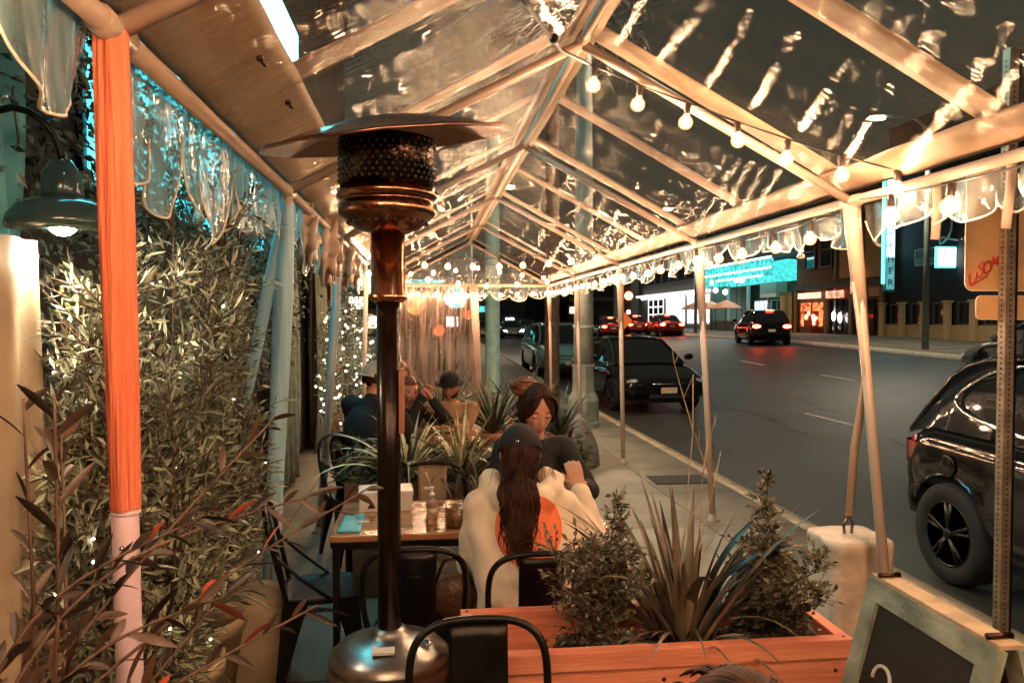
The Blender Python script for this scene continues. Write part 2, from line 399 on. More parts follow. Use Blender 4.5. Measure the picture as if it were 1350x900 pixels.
# ---------------- building along the left of the sidewalk
lb = empty('shopfront_building', (-1.6, 0, 0), label='dark two storey shopfront along the left side of the dining tent', cat='building')
wall = mat('dark stucco', (.075, .06, .045), rough=.85, var=.3, scale=2, bump=.4)
mb = MB()
for y0, y1, z0, z1 in ((-3, 8.6, 0, 7.5), (9.7, 12.4, 0, 7.5), (13.6, 15.4, 0, 7.5), (8.6, 9.7, 2.25, 7.5), (12.4, 13.6, 2.3, 7.5)):
    mb.box((-.4, y0, z0), (0, y1, z1))
mb.build('wall', wall, lb)
door = mat('dark green door', (.018, .026, .022), rough=.35, var=.4)
for y0, y1 in ((8.6, 9.7), (12.4, 13.6)):
    d = MB().box((-.3, y0 + .003, 0), (-.22, y1 - .003, 2.24)).build('door', door, lb)
    f = MB(); f.box((-.215, y0+.1, .2), (-.2, y0+.16, 2.1)); f.box((-.215, y1-.16, .2), (-.2, y1-.1, 2.1)); f.box((-.215, y0+.16, 2.04), (-.2, y1-.16, 2.1)); f.box((-.215, y0+.16, .2), (-.2, y1-.16, .26))
    f.build('door_frame', M['black'], d)
    MB().tube([(-.17, y0+.22, .95), (-.17, y0+.22, 1.15)], .012).build('handle', M['copper'], d)
MB().box((0.003, 6.7, 3.0), (.12, 15.3, 3.16)).build('cornice', mat('cornice', (.12, .09, .06), var=.3, bump=.3), lb)
MB().box((-.39, -3, 7.503), (.1, 15.4, 7.7)).build('parapet', mat('cornice', (.12, .09, .06)), lb)
# lit teal sign box high on the facade, seen through the clear roof
sg = empty('sign_box', (-1.595, 0, 0), label='glowing teal sign box high on the left facade above the tent', cat='sign box')
MB().box((.0, 2.9, 3.45), (.16, 8.8, 4.9)).build('sign_case', M['black'], sg)
MB().box((.162, 2.95, 3.5), (.18, 8.75, 4.85)).build('sign_face', emis('teal sign face', (.13, .72, .85), 6, .35), sg)
MB().box((.0, 3.7, 2.3), (.03, 7.6, 3.3)).build('lower_case', M['black'], sg)
MB().box((.032, 3.74, 2.34), (.04, 7.56, 3.26)).build('lower_face', emis('teal banner glow', (.05, .46, .52), 1.5, .7), sg)

def drape(name, x, y0, y1, z0, z1, m, folds=5, amp=.04, axis='y', parent=None, flare=0.0, **k):
    mb = MB()
    def f(u, v):
        w = amp * math.sin(u * folds * 2 * math.pi + 1.3 * math.sin(v * 3)) * (.5 + .8 * (1 - v)) + flare * (1 - v)
        a = y0 + (y1 - y0) * u; z = z0 + (z1 - z0) * v
        return (x + w, a, z) if axis == 'y' else (a, x + w, z)
    mb.slab(f, max(24, int(folds * 10)), 14, (-.006, 0, 0) if axis == 'y' else (0, -.006, 0))
    return mb.build(name, m, parent, **k)
drape('curtain', -1.14, 1.85, 2.38, .02, 1.93, mat('beige canvas', (.46, .35, .23), rough=.7, var=.12, scale=3, bump=.3), 3, .022, label='beige canvas curtain lit by the barn lamp', cat='curtain', group='curtains along the left facade')
drape('curtain', -1.42, 1.9, 2.85, 1.98, 3.4, mat('teal drape', (.14, .45, .5), rough=.5, var=.4, scale=4), 5, .03, label='teal gathered drape above the barn lamp', cat='curtain', group='curtains along the left facade')  # drape's teal is the light falling on it, put into the colour
drape('curtain', -1.42, 7.35, 8.5, .02, 2.5, mat('grey green drape', (.12, .15, .125), rough=.75, var=.3, bump=.3), 4, .05, label='grey green curtain beside the first dark doorway', cat='curtain', group='curtains along the left facade')
drape('curtain', -1.42, 9.8, 10.9, .02, 2.6, mat('olive drape', (.1, .1, .065), rough=.75, var=.3, bump=.3), 4, .05, label='olive curtain between the two dark doorways', cat='curtain', group='curtains along the left facade')
drape('curtain', -1.40, 11.1, 12.3, .02, 2.7, mat('rust drape', (.28, .12, .06), rough=.7, var=.35, bump=.4), 5, .06, label='rust brown curtain past the second dark doorway', cat='curtain', group='curtains along the left facade')

# barn lamp on its gooseneck
bl = empty('wall_lamp', (-1.085, 2.42, 1.975), label='dark barn lamp on a gooseneck arm, lit, beside the ivy', cat='wall lamp')
MB().lathe([(.147, -.005), (.151, 0), (.145, .03), (.122, .062), (.08, .083), (.045, .09)], n=32).build('lamp_shade', mat('enamel shade', (.05, .09, .09), rough=.2, var=.2, coat=.6), bl)
MB().lathe([(.143, -.001), (.118, .045), (.04, .074)], n=32).build('shade_lining', mat('white enamel lining', (.85, .83, .78), rough=.5, var=.05), bl)
MB().lathe([(.055, .088), (.06, .1), (.052, .16), (.03, .2), (.0, .205)], n=20).build('lamp_cap', mat('enamel shade', (.05, .09, .09)), bl)
MB().tube([(0, 0, .2)] + [(-.11 + .11*math.cos(t), -.05*math.sin(t)*1, .22 + .12*math.sin(t)) for t in [i*math.pi/8 for i in range(9)]] + [(-.23, 0, .05), (-.3, 0, .0)], .011, 10).build('gooseneck', M['black'], bl)
MB().lathe([(.06, 0), (.06, .02), (.02, .04)], (-.34, 0, 0), 20, M=Matrix.Rotation(R(90), 3, 'Y')).build('wall_mount', M['black'], bl)
MB().ell((0, 0, .02), .045).build('bulb', emis('barn lamp bulb', (1, .84, .6), 420), bl)

# ---------------- far buildings, facade plane X = 25 facing the road
def brickm(n, c, c2): 
    m = mat(n, c, rough=.85, var=.2, scale=2, color2=c2, bump=.2); return m
def windowed(parent, x, y0, y1, z0, z1, m_frame, m_pane, nx=1, nz=1, fr=.1, proud=.06):
    w = MB().box((x - proud, y0, z0), (x - .003, y1, z1)).build('window', m_pane, parent)
    f = MB(); t = fr
    for i in range(nx + 1): yy = y0 + (y1 - y0) * i / nx; f.box((x - proud - .06, yy - t/2, z0 - t/2), (x - proud - .003, yy + t/2, z1 + t/2))
    for j in range(nz + 1):
        zz = z0 + (z1 - z0) * j / nz
        for i in range(nx):
            a = y0 + (y1-y0)*i/nx + t/2; b = y0 + (y1-y0)*(i+1)/nx - t/2
            f.box((x - proud - .058, a, zz - t/2), (x - proud - .005, b, zz + t/2))
    f.build('frame', m_frame, w); return w
dkpane = mat('dark window pane', (.02, .022, .025), rough=.08, var=.3, spec=.8)
litcool = emis('lit shop pane', (.75, .95, 1), 1.5, .8)
litred = emis('red lit pane', (1, .16, .05), .9, .9)
litwarm = emis('warm lit pane', (1, .8, .55), 1.2, .8)
X = 25.
# black theatre wall with pilaster fence
b4 = empty('theatre_building', (X, 0, 0), label='black walled building with a row of pale pilasters at its foot', cat='building')
MB().box((.0, 10, .0), (14, 39, 12)).build('wall', mat('black painted wall', (.012, .014, .015), rough=.8, var=.3, bump=.1), b4)
MB().box((-.35, 10, .2), (-.003, 38.95, 1.43)).build('low_wall', mat('cream stucco', (.5, .33, .17), rough=.8, var=.12, bump=.2), b4)
for i in range(16):
    y = 38.75 - i * 1.74
    MB().box((-.5, y - .19, .2), (-.352, y + .19, 2.5)).box((-.56, y - .25, 2.502), (-.3, y + .25, 2.6)).build('pilaster', mat('cream pilaster', (.58, .4, .22), rough=.8, var=.12), b4)
    if y > 12: windowed(b4, -.005, y - 1.45, y - .3, 1.46, 2.5, mat('grey window frame', (.1, .09, .07)), dkpane, 1, 1, .08)
    
vs = empty('vertical_sign', (24.45, 38.0, 0), label='tall glowing teal and white blade sign at the corner of the black wall', cat='sign')
MB().box((-.3, -.1, 3.15), (.3, .1, 9.2)).build('sign_case', M['teal'], vs, bevel=.08)
MB().box((-.2, -.125, 5.0), (.24, -.103, 9.1)).build('sign_face', emis('blade sign glow', (.45, .9, 1), 1.6, .5), vs)
MB().box((-.2, -.125, 3.3), (.24, -.103, 4.98)).build('sign_face', emis('blade sign dim', (.12, .4, .42), .5, .3), vs)
MB().box((-.36, -.128, 3.6), (-.305, .1, 9.1)).build('edge_light', emis('blade edge glow', (.1, .8, .85), 2.2), vs)
for i, ch in enumerate('PIONTSHER'):
    text('letter', ch, .5, M['blackm'], vs, (.02, -.13, 8.6 - i*.62), (R(90), 0, 0), .006)
tg = M['greysign'] = mat('worn white lettering', (.8, .78, .7), rough=.8, var=.4, scale=10)
ws = empty('wall_lettering', (24.99, 34, 5.9), label='faded cursive L.d lettering on the black wall', cat='lettering')
def stroke(parent, pts, r, m, name='letter'): return MB().tube(pts, r, 6).build(name, m, parent)
def cat(P, n=6):
    P = [V(p) for p in P]; out = []
    for i in range(len(P) - 1):
        a, b, c, d = P[max(i-1, 0)], P[i], P[i+1], P[min(i+2, len(P)-1)]
        for k in range(n):
            t = k / n; out.append(.5*((2*b) + (c-a)*t + (2*a-5*b+4*c-d)*t*t + (3*b-a-3*c+d)*t**3))
    out.append(P[-1]); return out
# facade faces -X, so reading direction runs towards -Y
def LP(p): return [(-.02, -a * 1.35, b) for a, b in p]
stroke(ws, cat(LP([(.15, .55), (.35, .75), (.4, .95), (.2, .9), (.1, .5), (.05, 0), (-.2, -.35), (-.5, -.5), (-.45, -.2), (-.1, -.3), (.45, -.45)])), .05, tg)
stroke(ws, cat(LP([(.62, -.42), (.68, -.4)])), .06, tg, 'dot')
stroke(ws, cat(LP([(1.5, .1), (1.1, .1), (.95, -.2), (1.15, -.4), (1.45, -.1), (1.5, .8), (1.48, -.2), (1.65, -.45)])), .05, tg)
pb = empty('poster_board', (24.95, 35.7, 4.85), label='small green and black poster board under the cursive lettering', cat='poster board')
MB().box((0, -.85, -.42), (.04, .85, .42)).build('board', mat('poster dark', (.03, .03, .03)), pb)
MB().box((-.02, -.82, -.39), (-.003, .82, -.05)).build('panel', mat('poster green', (.08, .22, .18)), pb)
f = MB(); 
for z in (-.4, .4): f.box((-.03, -.84, z-.02), (-.004, .84, z+.02))
for y in (-.83, .83): f.box((-.03, y-.02, -.375), (-.004, y+.02, .375))
f.build('frame', tg, pb)
fs = empty('projecting_sign', (24.35, 33.6, 4.65), label='small white lit sign with a black F projecting from the black wall', cat='sign')
MB().box((-.38, -.06, -.5), (.62, .06, .5)).build('sign_case', emis('teal glow case', (.1, .75, .85), 1.5), fs)
MB().box((-.3, -.08, -.42), (.6, -.063, .44)).build('sign_face', emis('white sign face', (.9, .97, 1), 3.0), fs)
text('letter', 'F', .62, M['blackm'], fs, (.05, -.085, .08), (R(90), 0, 0), .004)

# brown brick block with little shops
b3 = empty('brick_building', (X, 0, 0), label='brown brick building with small shops between the blade sign and the teal canopy', cat='building')
MB().box((0, 39.02, 0), (14, 49.2, 11)).build('wall', brickm('brown brick', (.13, .055, .03), (.2, .085, .045)), b3)
ochre = mat('ochre panel', (.5, .26, .09), rough=.7, var=.15)
for y0, y1, z0, z1 in ((41.9, 43.7, 4.2, 8.6), (39.25, 41.0, 4.1, 8.2), (39.2, 40.6, 3.0, 3.8)):
    MB().box((-.08, y0, z0), (-.003, y1, z1)).build('wall_panel', ochre, b3)
for y in (39.15, 42.2, 45.0, 48.9): MB().box((-.25, y - .16, 0), (-.09, y + .16, 3.6)).build('pillar', mat('brown pilaster', (.2, .11, .055), var=.3), b3)
MB().box((-.3, 39.1, 3.62), (-.095, 49.1, 3.95)).build('fascia', mat('dark fascia', (.05, .04, .03)), b3)
w = windowed(b3, -.005, 45.4, 48.5, 1.2, 2.85, mat('brown frame', (.12, .07, .04)), litred, 2, 1, .12)
w = windowed(b3, -.005, 42.6, 44.6, .95, 2.9, M['black'], dkpane, 3, 2, .1)
w = windowed(b3, -.005, 40.0, 41.6, .9, 2.8, M['black'], dkpane, 1, 1, .12)
for y, z in ((43.9, 1.9), (43.2, 1.8)):
    MB().ell((-.3, y, z), (.05, .22, .3)).build('window_lantern', emis('white window light', (1, .9, .8), 4), b3)
MB().box((-.42, 45.4, 3.05), (-.31, 48.2, 3.42)).build('shop_sign', emis('cream shop sign', (1, .62, .38), .9, .3), b3)
MB().box((-.42, 42.7, 3.0), (-.31, 44.7, 3.45)).build('shop_sign', emis('pink shop sign', (1, .32, .2), .8, .6), b3, bevel=.1)
MB().box((-.42, 41.0, 3.2), (-.31, 41.9, 4.6)).build('shop_sign', emis('cream shop sign', (1, .5, .3), .5, .3), b3)
MB().box((-.35, 39.1, 10.3), (-.003, 49.1, 10.7)).build('cornice', mat('dark fascia', (.05, .04, .03)), b3)
for y in (44.6, 46.6): windowed(b3, -.005, y, y + 1.3, 5.0, 7.2, mat('brown frame', (.12, .07, .04)), dkpane, 1, 2, .12)
MB().tube([(-.12, 44.1, .6), (-.12, 44.1, 10.2)], .06, 8).build('drainpipe', M['cargrey'], b3)
# red lit stall front
rn = empty('neon_sign', (24.55, 46.4, 1.75), label='cluster of glowing red neon in the shop window of the brick building', cat='neon sign')
MB().box((0, -.9, -.5), (.05, .9, .5)).build('backing', mat('red backing', (.3, .02, .01)), rn)
for k in range(7):
    MB().ell((-.04, rnd(-.8, .8), rnd(-.35, .35)), (.03, rnd(.12, .25), rnd(.08, .2))).build('neon_tube', emis('neon red', (1, .22, .08), 7) if 'neon red' not in MATS else MATS['neon red'], rn)

# canopy building
b2 = empty('canopy_building', (X, 0, 0), label='restaurant front under a wide glowing teal canopy', cat='building')
MB().box((3.5, 49.25, 0), (14, 64.4, 11)).build('wall', mat('dim wall', (.05, .045, .035), var=.4), b2)
MB().box((0, 49.25, 6.35), (3.495, 64.4, 11)).build('upper_wall', mat('dark upper wall', (.03, .03, .028), var=.4), b2)
def canopy(u, v): return (-1.6 + 3.2*u, 49.3 + 15*v, 4.5 + .9*(1-u) + .7*math.sin(u*3.1))
MB().slab(canopy, 12, 8, (0, 0, .12)).build('canopy', emis('teal canopy', (.05, .48, .46), .85, .25), b2)
MB().box((-1.75, 49.3, 4.3), (-1.62, 64.3, 5.85)).build('canopy_fascia', emis('teal fascia', (.06, .5, .48), .8, .5), b2)
for z0, z1, e in ((5.9, 6.02, 9), (5.2, 5.3, 6)):
    MB().box((-1.85, 49.3, z0), (-1.76, 64.3 if z0 > 5.5 else 61.5, z1)).build('light_strip', MATS.get('neon white') or emis('neon white', (.6, 1, 1), 3.5), b2)
MB().box((-1.86, 50.6, 4.72), (-1.77, 59, 4.82)).build('light_strip', MATS['neon white'], b2)
for k in range(8): MB().ell((-1.8, 60.2 + k*.5, 6.3), (.08, .2, .18)).build('sign_letter', MATS['neon red'], b2)
MB().box((-.6, 51.0, 3.3), (.2, 53.6, 4.35)).build('menu_board', mat('cream board', (.6, .56, .48), var=.1), b2)
MB().box((-.3, 49.3, .6), (.3, 51.0, 3.6)).build('kiosk', ochre, b2)
for y in (51.2, 53.4, 57, 61): MB().box((-.1, y-.1, .5), (.1, y+.1, 4.4)).build('column', mat('white column', (.55, .54, .5)), b2)
for k in range(3):
    windowed(b2, 3.49, 53.9 + k*3.3, 56.8 + k*3.3, 1.2, 3.3, mat('white frame', (.5, .5, .48)), litcool if k != 1 else dkpane, 3, 2, .09)
MB().box((-.4, 53.8, .5), (-.1, 64.2, 1.6)).build('patio_wall', brickm('patio brick', (.28, .15, .1), (.38, .22, .15)), b2)
um = empty('parasol', (22.4, 55, .6), label='orange patio parasol nearest the menu board', cat='parasol', group='orange parasols under the teal canopy')
MB().lathe([(1.35, 1.95), (.7, 2.3), (.04, 2.55), (0, 2.6)], n=8, smooth=False).build('canopy', mat('orange parasol', (.8, .3, .16), var=.1), um)
MB().tube([(0, 0, 0), (0, 0, 2.5)], .03).build('pole', M['tanwood'], um)
copy_tree(um, (22.4, 58.2, .6), label='orange patio parasol in the middle of the three'); copy_tree(um, (22.4, 61.6, .6), label='orange patio parasol farthest from the menu board')
gl = empty('globe_lamp', (23.2, 54.0, .6), label='white globe lamp beside the menu board', cat='globe lamp', group='white globe lamps over the patio')
MB().ell((0, 0, 4.0), .19).build('globe', emis('globe glow', (1, .95, .88), 9), gl)
MB().tube([(0, 0, 0), (0, 0, 3.82)], .03, 6).build('post', M['black'], gl)
for i, (y, dz, lb_) in enumerate(((55.0, .05, 'second from the menu board'), (57.2, -.75, 'low behind the parasols'), (59.2, -.55, 'over the middle parasol'), (60, .1, 'between the parasols'), (62.4, -.2, 'over the farthest parasol'))):
    copy_tree(gl, (23.2, y, .6 + dz), label='white globe lamp ' + lb_)

# white framed storefront
b1 = empty('storefront_building', (X, 0, 0), label='pale storefront with bright white framed windows left of the teal canopy', cat='building')
MB().box((0, 64.45, -.2), (14, 88, 11)).build('wall', mat('grey cream wall', (.24, .21, .16), var=.2), b1)
MB().box((-.1, 64.5, 5.6), (-.003, 87.5, 10.5)).build('upper_band', mat('dark band', (.03, .03, .03)), b1)
for k in range(9): MB().box((-.2, 66 + k*2.5, 5.7), (-.11, 66.4 + k*2.5, 10.2)).build('fin', mat('pale fin', (.3, .3, .26)), b1)
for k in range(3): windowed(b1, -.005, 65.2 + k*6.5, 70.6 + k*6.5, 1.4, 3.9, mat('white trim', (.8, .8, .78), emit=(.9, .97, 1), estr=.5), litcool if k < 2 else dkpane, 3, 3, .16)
MB().box((-.9, 64.8, 4.15), (-.003, 86, 4.4)).build('awning', mat('white trim', (.8, .8, .78)), b1)
for k in range(14): MB().ell((-1.0, 65.4 + k*1.35, 4.0), .13, 8, 6).build('awning_lamp', MATS['globe glow'], b1)

# the far end of the street
random.seed(21)
ends = [(-14, 1.5, 62, 13, 'tan'), (1.6, 4.6, 75, 9, 'grey'), (4.8, 8.8, 92, 11, 'brown'), (9, 13.5, 104, 8, 'grey'), (13.7, 20, 112, 12, 'dark'), (20.2, 27, 108, 9, 'brown')]
ecol = {'tan': (.22, .15, .1), 'grey': (.07, .07, .065), 'brown': (.09, .055, .035), 'dark': (.025, .025, .025)}
elab = ['tan block behind the clear end wall of the tent', 'grey shop block with rows of bright windows', 'brown block with a teal lit shop band', 'low grey block at the far end of the road', 'dark block behind the red brake lights', 'brown block beyond the storefront with white windows']
for i, (x0, x1, y, h, c) in enumerate(ends):
    e = empty('street_block', (x0, y, 0), label=elab[i], cat='building', group='blocks at the far end of the street')
    MB().box((0, 0, 0), (x1 - x0, 9, h)).build('wall', mat('block ' + c, ecol[c], rough=.85, var=.25, scale=.6), e)
    w = x1 - x0
    if c == 'dark': continue
    for r in range(3 if i in (1, 2) else 2):
        n = int(w / 1.5)
        for k in range(n):
            if random.random() < .3: continue
            z = 1.0 + r * 1.55
            pm = random.choice([litcool, litwarm, litwarm, dkpane]) if i else random.choice([litwarm, dkpane, dkpane])
            MB().box((.3 + k*1.5, -.08, z), (.3 + k*1.5 + 1.15, -.003, z + .95)).build('window', pm, e)
    MB().box((.2, -.4, 4.3 if i != 2 else 2.6), (w - .2, -.1, 4.9 if i != 2 else 3.3)).build('shop_sign', (MATS.get('teal fascia') if i in (0, 2) else mat('dim sign', (.3, .2, .15))), e)

# neon seen through the end wall
for x, z, c, rr, lb_ in ((-.35, 2.15, (1, .3, .08), .3, 'round orange neon sign seen through the clear end wall'), (.9, 2.4, (.1, .85, .9), .36, 'round teal sign seen through the clear end wall'), (1.3, 1.85, (1, .12, .05), .14, 'small red neon dot beside the teal sign'), (.38, 1.35, (1, .16, .06), .18, 'small red neon light low behind the clear end wall')):
    e = empty('neon_sign', (x, 24, z), label=lb_, cat='neon sign')
    MB().lathe([(rr, -.04), (rr, .04)], n=24, M=Matrix.Rotation(R(90), 3, 'X')).build('disc', emis('neon disc %.1f' % z, c, .8, .4), e)
    MB().tube([(0, .1, -z), (0, .1, 0)], .04, 6).build('post', M['black'], e)
# ================================================================== TENT
random.seed(3)
XL, XR, XM, ZE, ZR_ = -.68, 2.26, .79, 2.33, 3.12
Y0, Y1 = -1.0, 14.0
tent = empty('frame_tent', (XM, 6.5, 0), label='long gabled tent with a clear vinyl roof, pale bands and scalloped valance over the tables', cat='tent')
TO = V((-XM, -6.5, 0))
def T(p): return V(p) + TO
posts = [-.95, 1.76, 3.85, 6.15, 8.75, 11.35, 13.95]
mids = [.3, 2.68, 5.0, 7.35]
def roofz(x): 
    t = (x - XL) / (XM - XL) if x < XM else (XR - x) / (XR - XM)
    return ZE + (ZR_ - ZE) * max(0, min(1, t))
# clear panels between frames, each a bay of its own on either slope
fr = sorted(posts + mids)
for i in range(len(fr) - 1):
    ya, yb = fr[i], fr[i+1]
    for side in (0, 1):
        x0, x1 = (XL, XM) if side == 0 else (XR, XM)
        sd = rnd(0, 9)
        def f(u, v):
            x = x0 + (x1 - x0) * u; y = ya + (yb - ya) * v
            sag = .05 * math.sin(math.pi*v) * math.sin(math.pi*u) + .006*math.sin(17*u + sd + 5*v) + .006 * math.sin(23*v + sd*2 - 6*u)
            return T((x, y, roofz(x) + .05 - sag))
        MB().grid(f, 22, 16).build('roof_panel', M['clear'], tent)
# bands of opaque vinyl: eaves, ridge, over each frame
def band(x0, x1, y0, y1, dz=.06, nu=8, nv=60, wob=.006, m='band'):
    a = rnd(0, 9)
    def f(u, v):
        x = x0 + (x1-x0)*u; y = y0 + (y1-y0)*v
        return T((x, y, roofz(x) + dz + wob*math.sin(y*9 + a + u*3) * math.sin(y*3.1 + a)))
    return MB().slab(f, nu, nv, (0, 0, .004)).build('roof_band', M[m], tent)
def xs(side, t): return XL + (XM-XL)*t if side == 0 else XR + (XR-XM)*-t
band(xs(0, -.02), xs(0, .17), Y0, Y1, .064, nv=160); band(xs(1, .1), xs(1, -.03), Y0, Y1, .064, nv=160)
band(XM - .09, XM + .09, Y0, Y1, .075, nu=4, nv=160)
for y in fr:
    w = .1 if y in posts else .085
    for side in (0, 1): band(xs(side, .0), xs(side, .97), max(Y0, y - w), min(Y1, y + w), .085, nu=20, nv=4, wob=.004)
# frame tubes
def tt(name, pts, r, m='tube', n=10): return MB().tube([T(p) for p in pts], r, n).build(name, M[m], tent)
tt('ridge_tube', [(XM, Y0, ZR_), (XM, Y1, ZR_)], .024)
for x in (XL, XR): tt('eave_tube', [(x, Y0, ZE), (x, Y1, ZE)], .026)
for y in posts:
    for side in (0, 1):
        tt('rafter', [(xs(side, 0.01), y, ZE + .005), (XM, y, ZR_ - .015)], .024 if y in posts else .018)
# joints
for y in posts:
    for x, z in ((XL, ZE), (XR, ZE), (XM, ZR_)):
        MB().tube([T((x, y - .07, z)), T((x, y + .07, z))], .033, 12).build('joint', M['tube'], tent)
# posts, splayed a little at the foot
for i, y in enumerate(posts):
    if y < 0: continue
    o = .05 + .02*(i % 2)
    mr = 'pole'
    foot = {6.15: 2.40, 3.85: 2.37}.get(y, XR + o)
    yy = {3.85: 3.62}.get(y, y)
    tt('pole', [(XR, y, ZE - .02), (foot, yy, .02)], .026, mr, 12)
    MB().lathe([(.06, 0), (.06, .008), (.03, .012), (.03, .06)], T((foot, yy, 0)), 14).build('foot_plate', M['tube'], tent)
    if i >= 2:
        # fabric sleeve hanging down the upper pole
        k = .0
        MB().tube([T((XR, y, ZE - .03)), T((XR + (foot-XR)*.02, y + (yy-y)*.05, ZE-.12)), T((XR + (foot-XR)*.35, y + (yy-y)*.3, ZE - .75))], [.05, .046, .03], 12, flat=.8).build('sleeve', M['bandw'], tent)
# near left corner: heater glow coloured into sleeve and glow tinted pole
MB().tube([T((XL, 1.76, ZE)), T((XL + .012, 1.76, 1.29)), T((XL + .012, 1.76, 1.27)), T((XL + .03, 1.76, .0))], [.018, .018, .028, .028], 16).build('pole', M['pink'], tent)
pt = []
mb = MB()
def redf(u, v):
    th = 2 * math.pi * u; z = 1.28 + (ZE + .02 - 1.28) * v
    r = .031 + .0035 * math.sin(3*th + 4*v) + .0025*math.sin(th*5 + 2) + .004 * v
    return T((XL + .012*(1 - v) + r*math.cos(th), 1.76 + r*math.sin(th), z))
mb.grid(redf, 36, 20); mb.build('sleeve', M['red'], tent)
MB().lathe([(.0285, 1.268), (.0305, 1.27), (.0305, 1.276), (.0285, 1.279)], T((XL+.014, 1.76, 0)), 20).build('collar', M['pink'], tent)
MB().ell(T((XL + .015, 1.732, 1.2)), .006).build('pin', M['chrome'], tent)
for y, xf, mm in ((3.85, -.80, 'blue'), (6.15, -.86, 'blue'), (8.75, -.74, 'pole'), (11.35, -.72, 'pole'), (13.95, -.7, 'pole')):
    tt('pole', [(XL, y, ZE - .02), (xf, y, .02)], .026, 'pole', 12)
    MB().lathe([(.06, 0), (.06, .008), (.03, .012), (.03, .05)], T((xf, y, 0)), 14).build('foot_plate', M['tube'], tent)
    if mm == 'blue':
        for k, (dx, w, zb) in enumerate(((0, .05 if y < 5 else .038, .35 if y < 5 else .03), (-.16, .036, 1.3))):
            if y > 5 and k == 1: continue
            def f(u, v):
                z = ZE - .05 + (zb - ZE + .05) * v
                cx = XL + (xf - XL) * (ZE - z) / ZE + dx * v * 1.0
                th = 2*math.pi*u
                r = w * (.65 + .35*math.sin(min(1, v*3)*1.57)) * (1 - .25*v) * (1 + .12*math.sin(3*th + 2*v))
                return T((cx + r*math.cos(th), y + .0 + r*.7*math.sin(th), z))
            MB().grid(f, 24, 24).build('sleeve', M['blue'], tent)
# tied plastic bundle on the leaning drape

# scalloped clear valance with pale piping, gathered and crumpled
def valance(p0, p1, n, drop, seed, m_='clearv', amp=1.0, pr_=.0055):
    random.seed(seed); p0 = V(p0); p1 = V(p1)
    d = (p1 - p0); Ln = d.length; d.normalize(); nn = V((-d.y, d.x, 0))
    ph = [rnd(0, 6.3) for _ in range(6)]; dr = [drop * rnd(.75, 1.2) for _ in range(n + 1)]
    lift = [rnd(.45, .75) for _ in range(n + 1)]
    nod = [drop * rnd(.3, .62) for _ in range(n + 1)]
    def edge(s):
        k = s * n; i = min(n - 1, int(k)); t = k - i
        a_ = nod[i] + (nod[i+1] - nod[i]) * t
        return a_ + (dr[i] - a_) * abs(math.sin(math.pi * t)) ** .6
    def f(u, v):
        h = edge(u) * v; a = u * Ln
        w = amp * v * (.035*math.sin(a*14 + ph[0]) + .025*math.sin(a*31 + ph[1] + 2*v) + .012*math.sin(a*57 + ph[2] + 5*v))
        return T(p0 + d*(a + .012*v*math.sin(a*23 + ph[3])) + nn*w + V((0, 0, -h - .01)))
    nu = n * 22
    MB().grid(f, nu, 9).build('valance', M[m_], tent)
    MB().tube([f(i / nu, 1.0) for i in range(nu + 1)], pr_, 5).build('valance_piping', M['piping'], tent)
ed = [Y0, 1.72, 3.8, 6.1, 8.7, 11.3, 13.9]
for i in range(6):
    n = 10 if i == 0 else 9
    valance((XR + .03, ed[i], ZE + .03), (XR + .03, ed[i+1], ZE + .03), n, .23, 50 + i)
    valance((XL - .03, ed[i] + (.09 if i == 1 else 0), ZE + .05), (XL - .03, ed[i+1], ZE + .05), (8 if i else 7), .36, 80 + i, 'clearl', .55, .0035)
valance((XL, Y1 + .03, ZE + .02), (XR, Y1 + .03, ZE + .02), 8, .3, 99)
# end gable and end wall
def gab(u, v):
    x = XL + (XR-XL)*u; return T((x, Y1 + .01 + .01*math.sin(x*12 + v*3), ZE + (roofz(x) - ZE) * v))
MB().grid(gab, 20, 8).build('end_gable', M['clearv'], tent)
tt('end_beam', [(XL, Y1, ZE), (XR, Y1, ZE)], .03)
def ew(u, v):
    x = XL + (.95 - XL)*u; return T((x, Y1 - .03 + .05*math.sin(x*26 + math.sin(v*4)), .3 + (ZE-.32)*v))
MB().grid(ew, 70, 16).build('end_wall', M['walls'], tent)
def strip(pts, w, m='bandw', name='strap'):
    pts = [T(p) for p in pts]
    return MB().tube(pts, w, 8, flat=.25).build(name, M[m], tent)
strip([(.86, Y1-.06, ZE), (.9, Y1-.08, 1.4), (.96, Y1-.05, .05)], .07, 'bandw', 'pole')
for s, y in ((0, 11.35), ): pass
# tape straps hanging from the right eave
for y, dy in ((2.75, .02), (3.2, .0), (2.35, .02)):
    strip([(XR + .02, y, ZE + .02), (XR + .03, y + dy, ZE - .12), (XR + .02, y + dy*1.5, ZE - .27)], .024)
# ratchet strap from near right pole to ballast
strip([(2.262, 3.80, 1.9), (2.296, 3.745, 1.42), (2.30, 3.86, 1.0), (2.31, 3.92, .62)], .026)
MB().tube([T((2.29, 3.93, .51)), T((2.285, 3.93, .57)), T((2.31, 3.93, .62)), T((2.335, 3.93, .57)), T((2.33, 3.93, .51))], .009, 6).build('hook', M['copper'], tent)
# small cord knots along the left band
for y in (2.3, 2.75, 3.3, 4.3, 5.2):
    c = V((XL + .2, y, roofz(XL + .2) + .02)); random.seed(int(y*10))
    mb = MB().ell(T(c), (.012, .016, .01), 8, 6)
    for s in (-1, 1):
        mb.tube(cat([T(c), T(c + V((.01, s*.02, -.012))), T(c + V((.012, s*.045, -.004)))], 4), [.006, .006, .006, .0055, .005, .005, .004, .003, .002], 6)
    mb.build('tie', M['dkbronze'], tent)
